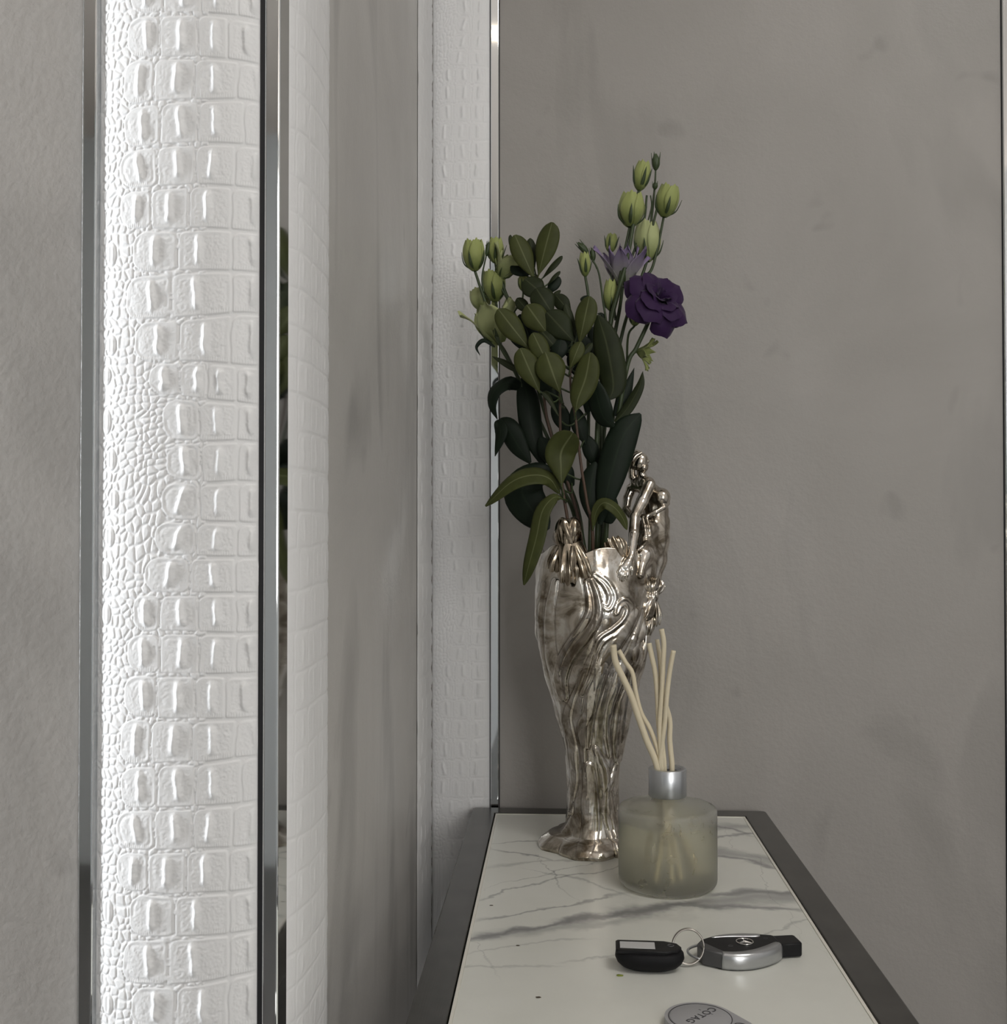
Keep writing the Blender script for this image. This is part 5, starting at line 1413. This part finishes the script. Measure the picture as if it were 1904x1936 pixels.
# --- round grey proximity tag at the table's near end
DC = on_z(1324, 1924, TOP + 0.006)
disc = empty('proximity_tag', (DC.x, DC.y, TOP)); disc.rotation_euler = (0, 0, math.radians(-24))
tag(disc, 'light grey round plastic proximity tag printed with dark letters, lying on the marble', 'tag')
PD = DC.y / F
Rd = 66 * PD
R2_ = 0.40 * Rd; dd_ = 1.10 * Rd; bt_ = math.acos((Rd - R2_) / dd_)
outl = [(Rd * math.cos(t), Rd * math.sin(t)) for t in np.linspace(bt_, 2 * math.pi - bt_, 52)]
outl += [(dd_ + R2_ * math.cos(t), R2_ * math.sin(t)) for t in np.linspace(-bt_, bt_, 16)]
link('body', extrude_outline('body', outl, 0.0003, 0.0062, 0.0018, 3), M['tag_grey'], disc)
Ri = 58.5 * PD
link('groove', tube('groove', [(Ri * math.cos(a), Ri * math.sin(a), 0.0062) for a in np.linspace(0, 2 * np.pi, 73)], 0.00032, 6), M['print_dark'], disc)
link('face', lathe('face', [(0.0, 0.0066), (Ri - 0.0012, 0.0066), (Ri - 0.0005, 0.0063), (Ri - 0.0004, 0.005)], 64), M['tag_grey'], disc)
link('key_hole', tube('key_hole', [(Rd * 1.16 + 0.0042 * math.cos(a), 0.0032 * math.sin(a), 0.0062) for a in np.linspace(0, 2 * np.pi, 33)], 0.0004, 6), M['print_dark'], disc)
def text_mesh(body, size):
    cu = bpy.data.curves.new('lettering', 'FONT'); cu.body = body; cu.size = size; cu.extrude = 0.00006; cu.align_x = 'CENTER'; cu.align_y = 'CENTER'; cu.space_character = 1.12
    cu.offset = size * 0.012
    ob = bpy.data.objects.new('lettering_tmp', cu); COL.objects.link(ob)
    me = bpy.data.meshes.new_from_object(ob.evaluated_get(bpy.context.evaluated_depsgraph_get()))
    bpy.data.objects.remove(ob); return me
lt = text_mesh('COTAG', 0.0086)
lo_ = link('lettering', lt, M['print_dark'], disc)
cC = on_z(1344.5, 1909, TOP + 0.0067); cG = on_z(1306.5, 1929, TOP + 0.0067)
td = cG - cC
loc = disc.rotation_euler.to_matrix().inverted() @ (((cC + cG) / 2) - disc.location)
lo_.location = (loc.x, loc.y, 0.00668); lo_.rotation_euler = (0, 0, math.atan2(td.y, td.x) - disc.rotation_euler.z)
want = td.length * 1.27; have = max(v.co.x for v in lt.vertices) - min(v.co.x for v in lt.vertices)
lo_.scale = (want / have,) * 2 + (1,)
for (qx, qy) in ((1323, 1909), (1346, 1917)):
    q = on_z(qx, qy, TOP + 0.0067); w = disc.rotation_euler.to_matrix().inverted() @ (q - disc.location)
    tk = box('tick_mark', -0.0009, 0.0009, -0.0002, 0.0002, 0, 0.0001, M['print_dark'], disc)
    tk.location = (w.x, w.y, 0.00664); tk.rotation_euler = (0, 0, math.atan2(td.y, td.x) - disc.rotation_euler.z + math.pi / 2)
# --- crumbs on the marble
simple('crumb_brown', (0.05, 0.035, 0.02), 0.8)
simple('leaf_scrap', (0.20, 0.24, 0.03), 0.6)
for (cx, cy, s_, mt, nm, lb, ct) in [(1018, 1886, 0.0011, 'crumb_brown', 'crumb', 'dark star-shaped crumb on the open marble near the table front', 'crumb'),
                        (979, 1788, 0.0009, 'crumb_brown', 'crumb', 'tiny flat crumb below the broad grey vein', 'crumb'),
                        (929, 1712, 0.0009, 'crumb_brown', 'crumb', 'tiny dark crumb beside the left steel rail', 'crumb'),
                        (1172, 1845, 0.0016, 'leaf_scrap', 'leaf_scrap', 'small green leaf scrap below the black key tag', 'leaf scrap')]:
    q = on_z(cx, cy, TOP); bmx = bmesh.new(); bmesh.ops.create_icosphere(bmx, subdivisions=2, radius=1)
    rs = np.random.RandomState(int(cx))
    for v_ in bmx.verts: v_.co = Vector((v_.co.x * s_ * (1.5 + 0.7 * rs.rand()), v_.co.y * s_ * (0.8 + 0.5 * rs.rand()), (v_.co.z + 0.9) * s_ * 0.28))
    o = link(nm, bm_mesh(nm, bmx, True), M[mt]); o.location = (q.x, q.y, TOP); tag(o, lb, ct, 'crumbs on the marble' if ct == 'crumb' else None)

# ------------------------------------------------------------------ recessed ceiling lamp mirrored in the chrome strip
pl = on_y(935, 62, YB - 0.004); dl = ray(935, 62)
tt_ = (RZ1 - pl.z) / dl.z
lampx, lampy = pl.x + dl.x * tt_, pl.y - dl.y * tt_
lamp = empty('ceiling_lamp', (lampx, lampy, RZ1)); tag(lamp, 'small recessed ceiling spotlight with a chrome rim', 'lamp')
link('rim', lathe('rim', [(0.030, 0.002), (0.044, 0.002), (0.044, -0.004), (0.036, -0.006), (0.031, -0.003)], 40, closed=True), M['chrome'], lamp)
ml, ntl, pl_ = nmat('lamp_glow'); setp(pl_, col=(1, 0.9, 0.8)); pl_.inputs['Emission Color'].default_value = (1, 0.85, 0.68, 1); pl_.inputs['Emission Strength'].default_value = 14
link('bulb', lathe('bulb', [(0.0, -0.003), (0.022, -0.002), (0.031, 0.0015)], 32), ml, lamp)
# added light panel, out of view, brightening the upper wall and marble front
panel = empty('added_light_panel', (0.85, 0.05, RZ1)); tag(panel, 'added unseen square light panel on the ceiling, brightening the wall and marble', 'added light')
box('frame', -0.32, 0.32, -0.32, 0.32, -0.012, 0.0, M['frame_white'], panel, 0.003, 1)
mp_, ntp, pp_ = nmat('panel_glow'); setp(pp_, col=(0.9, 0.9, 0.9)); pp_.inputs['Emission Color'].default_value = (1.0, 0.97, 0.92, 1); pp_.inputs['Emission Strength'].default_value = PANEL_GLOW
box('diffuser', -0.29, 0.29, -0.29, 0.29, -0.016, -0.0115, mp_, panel, 0.001, 1)
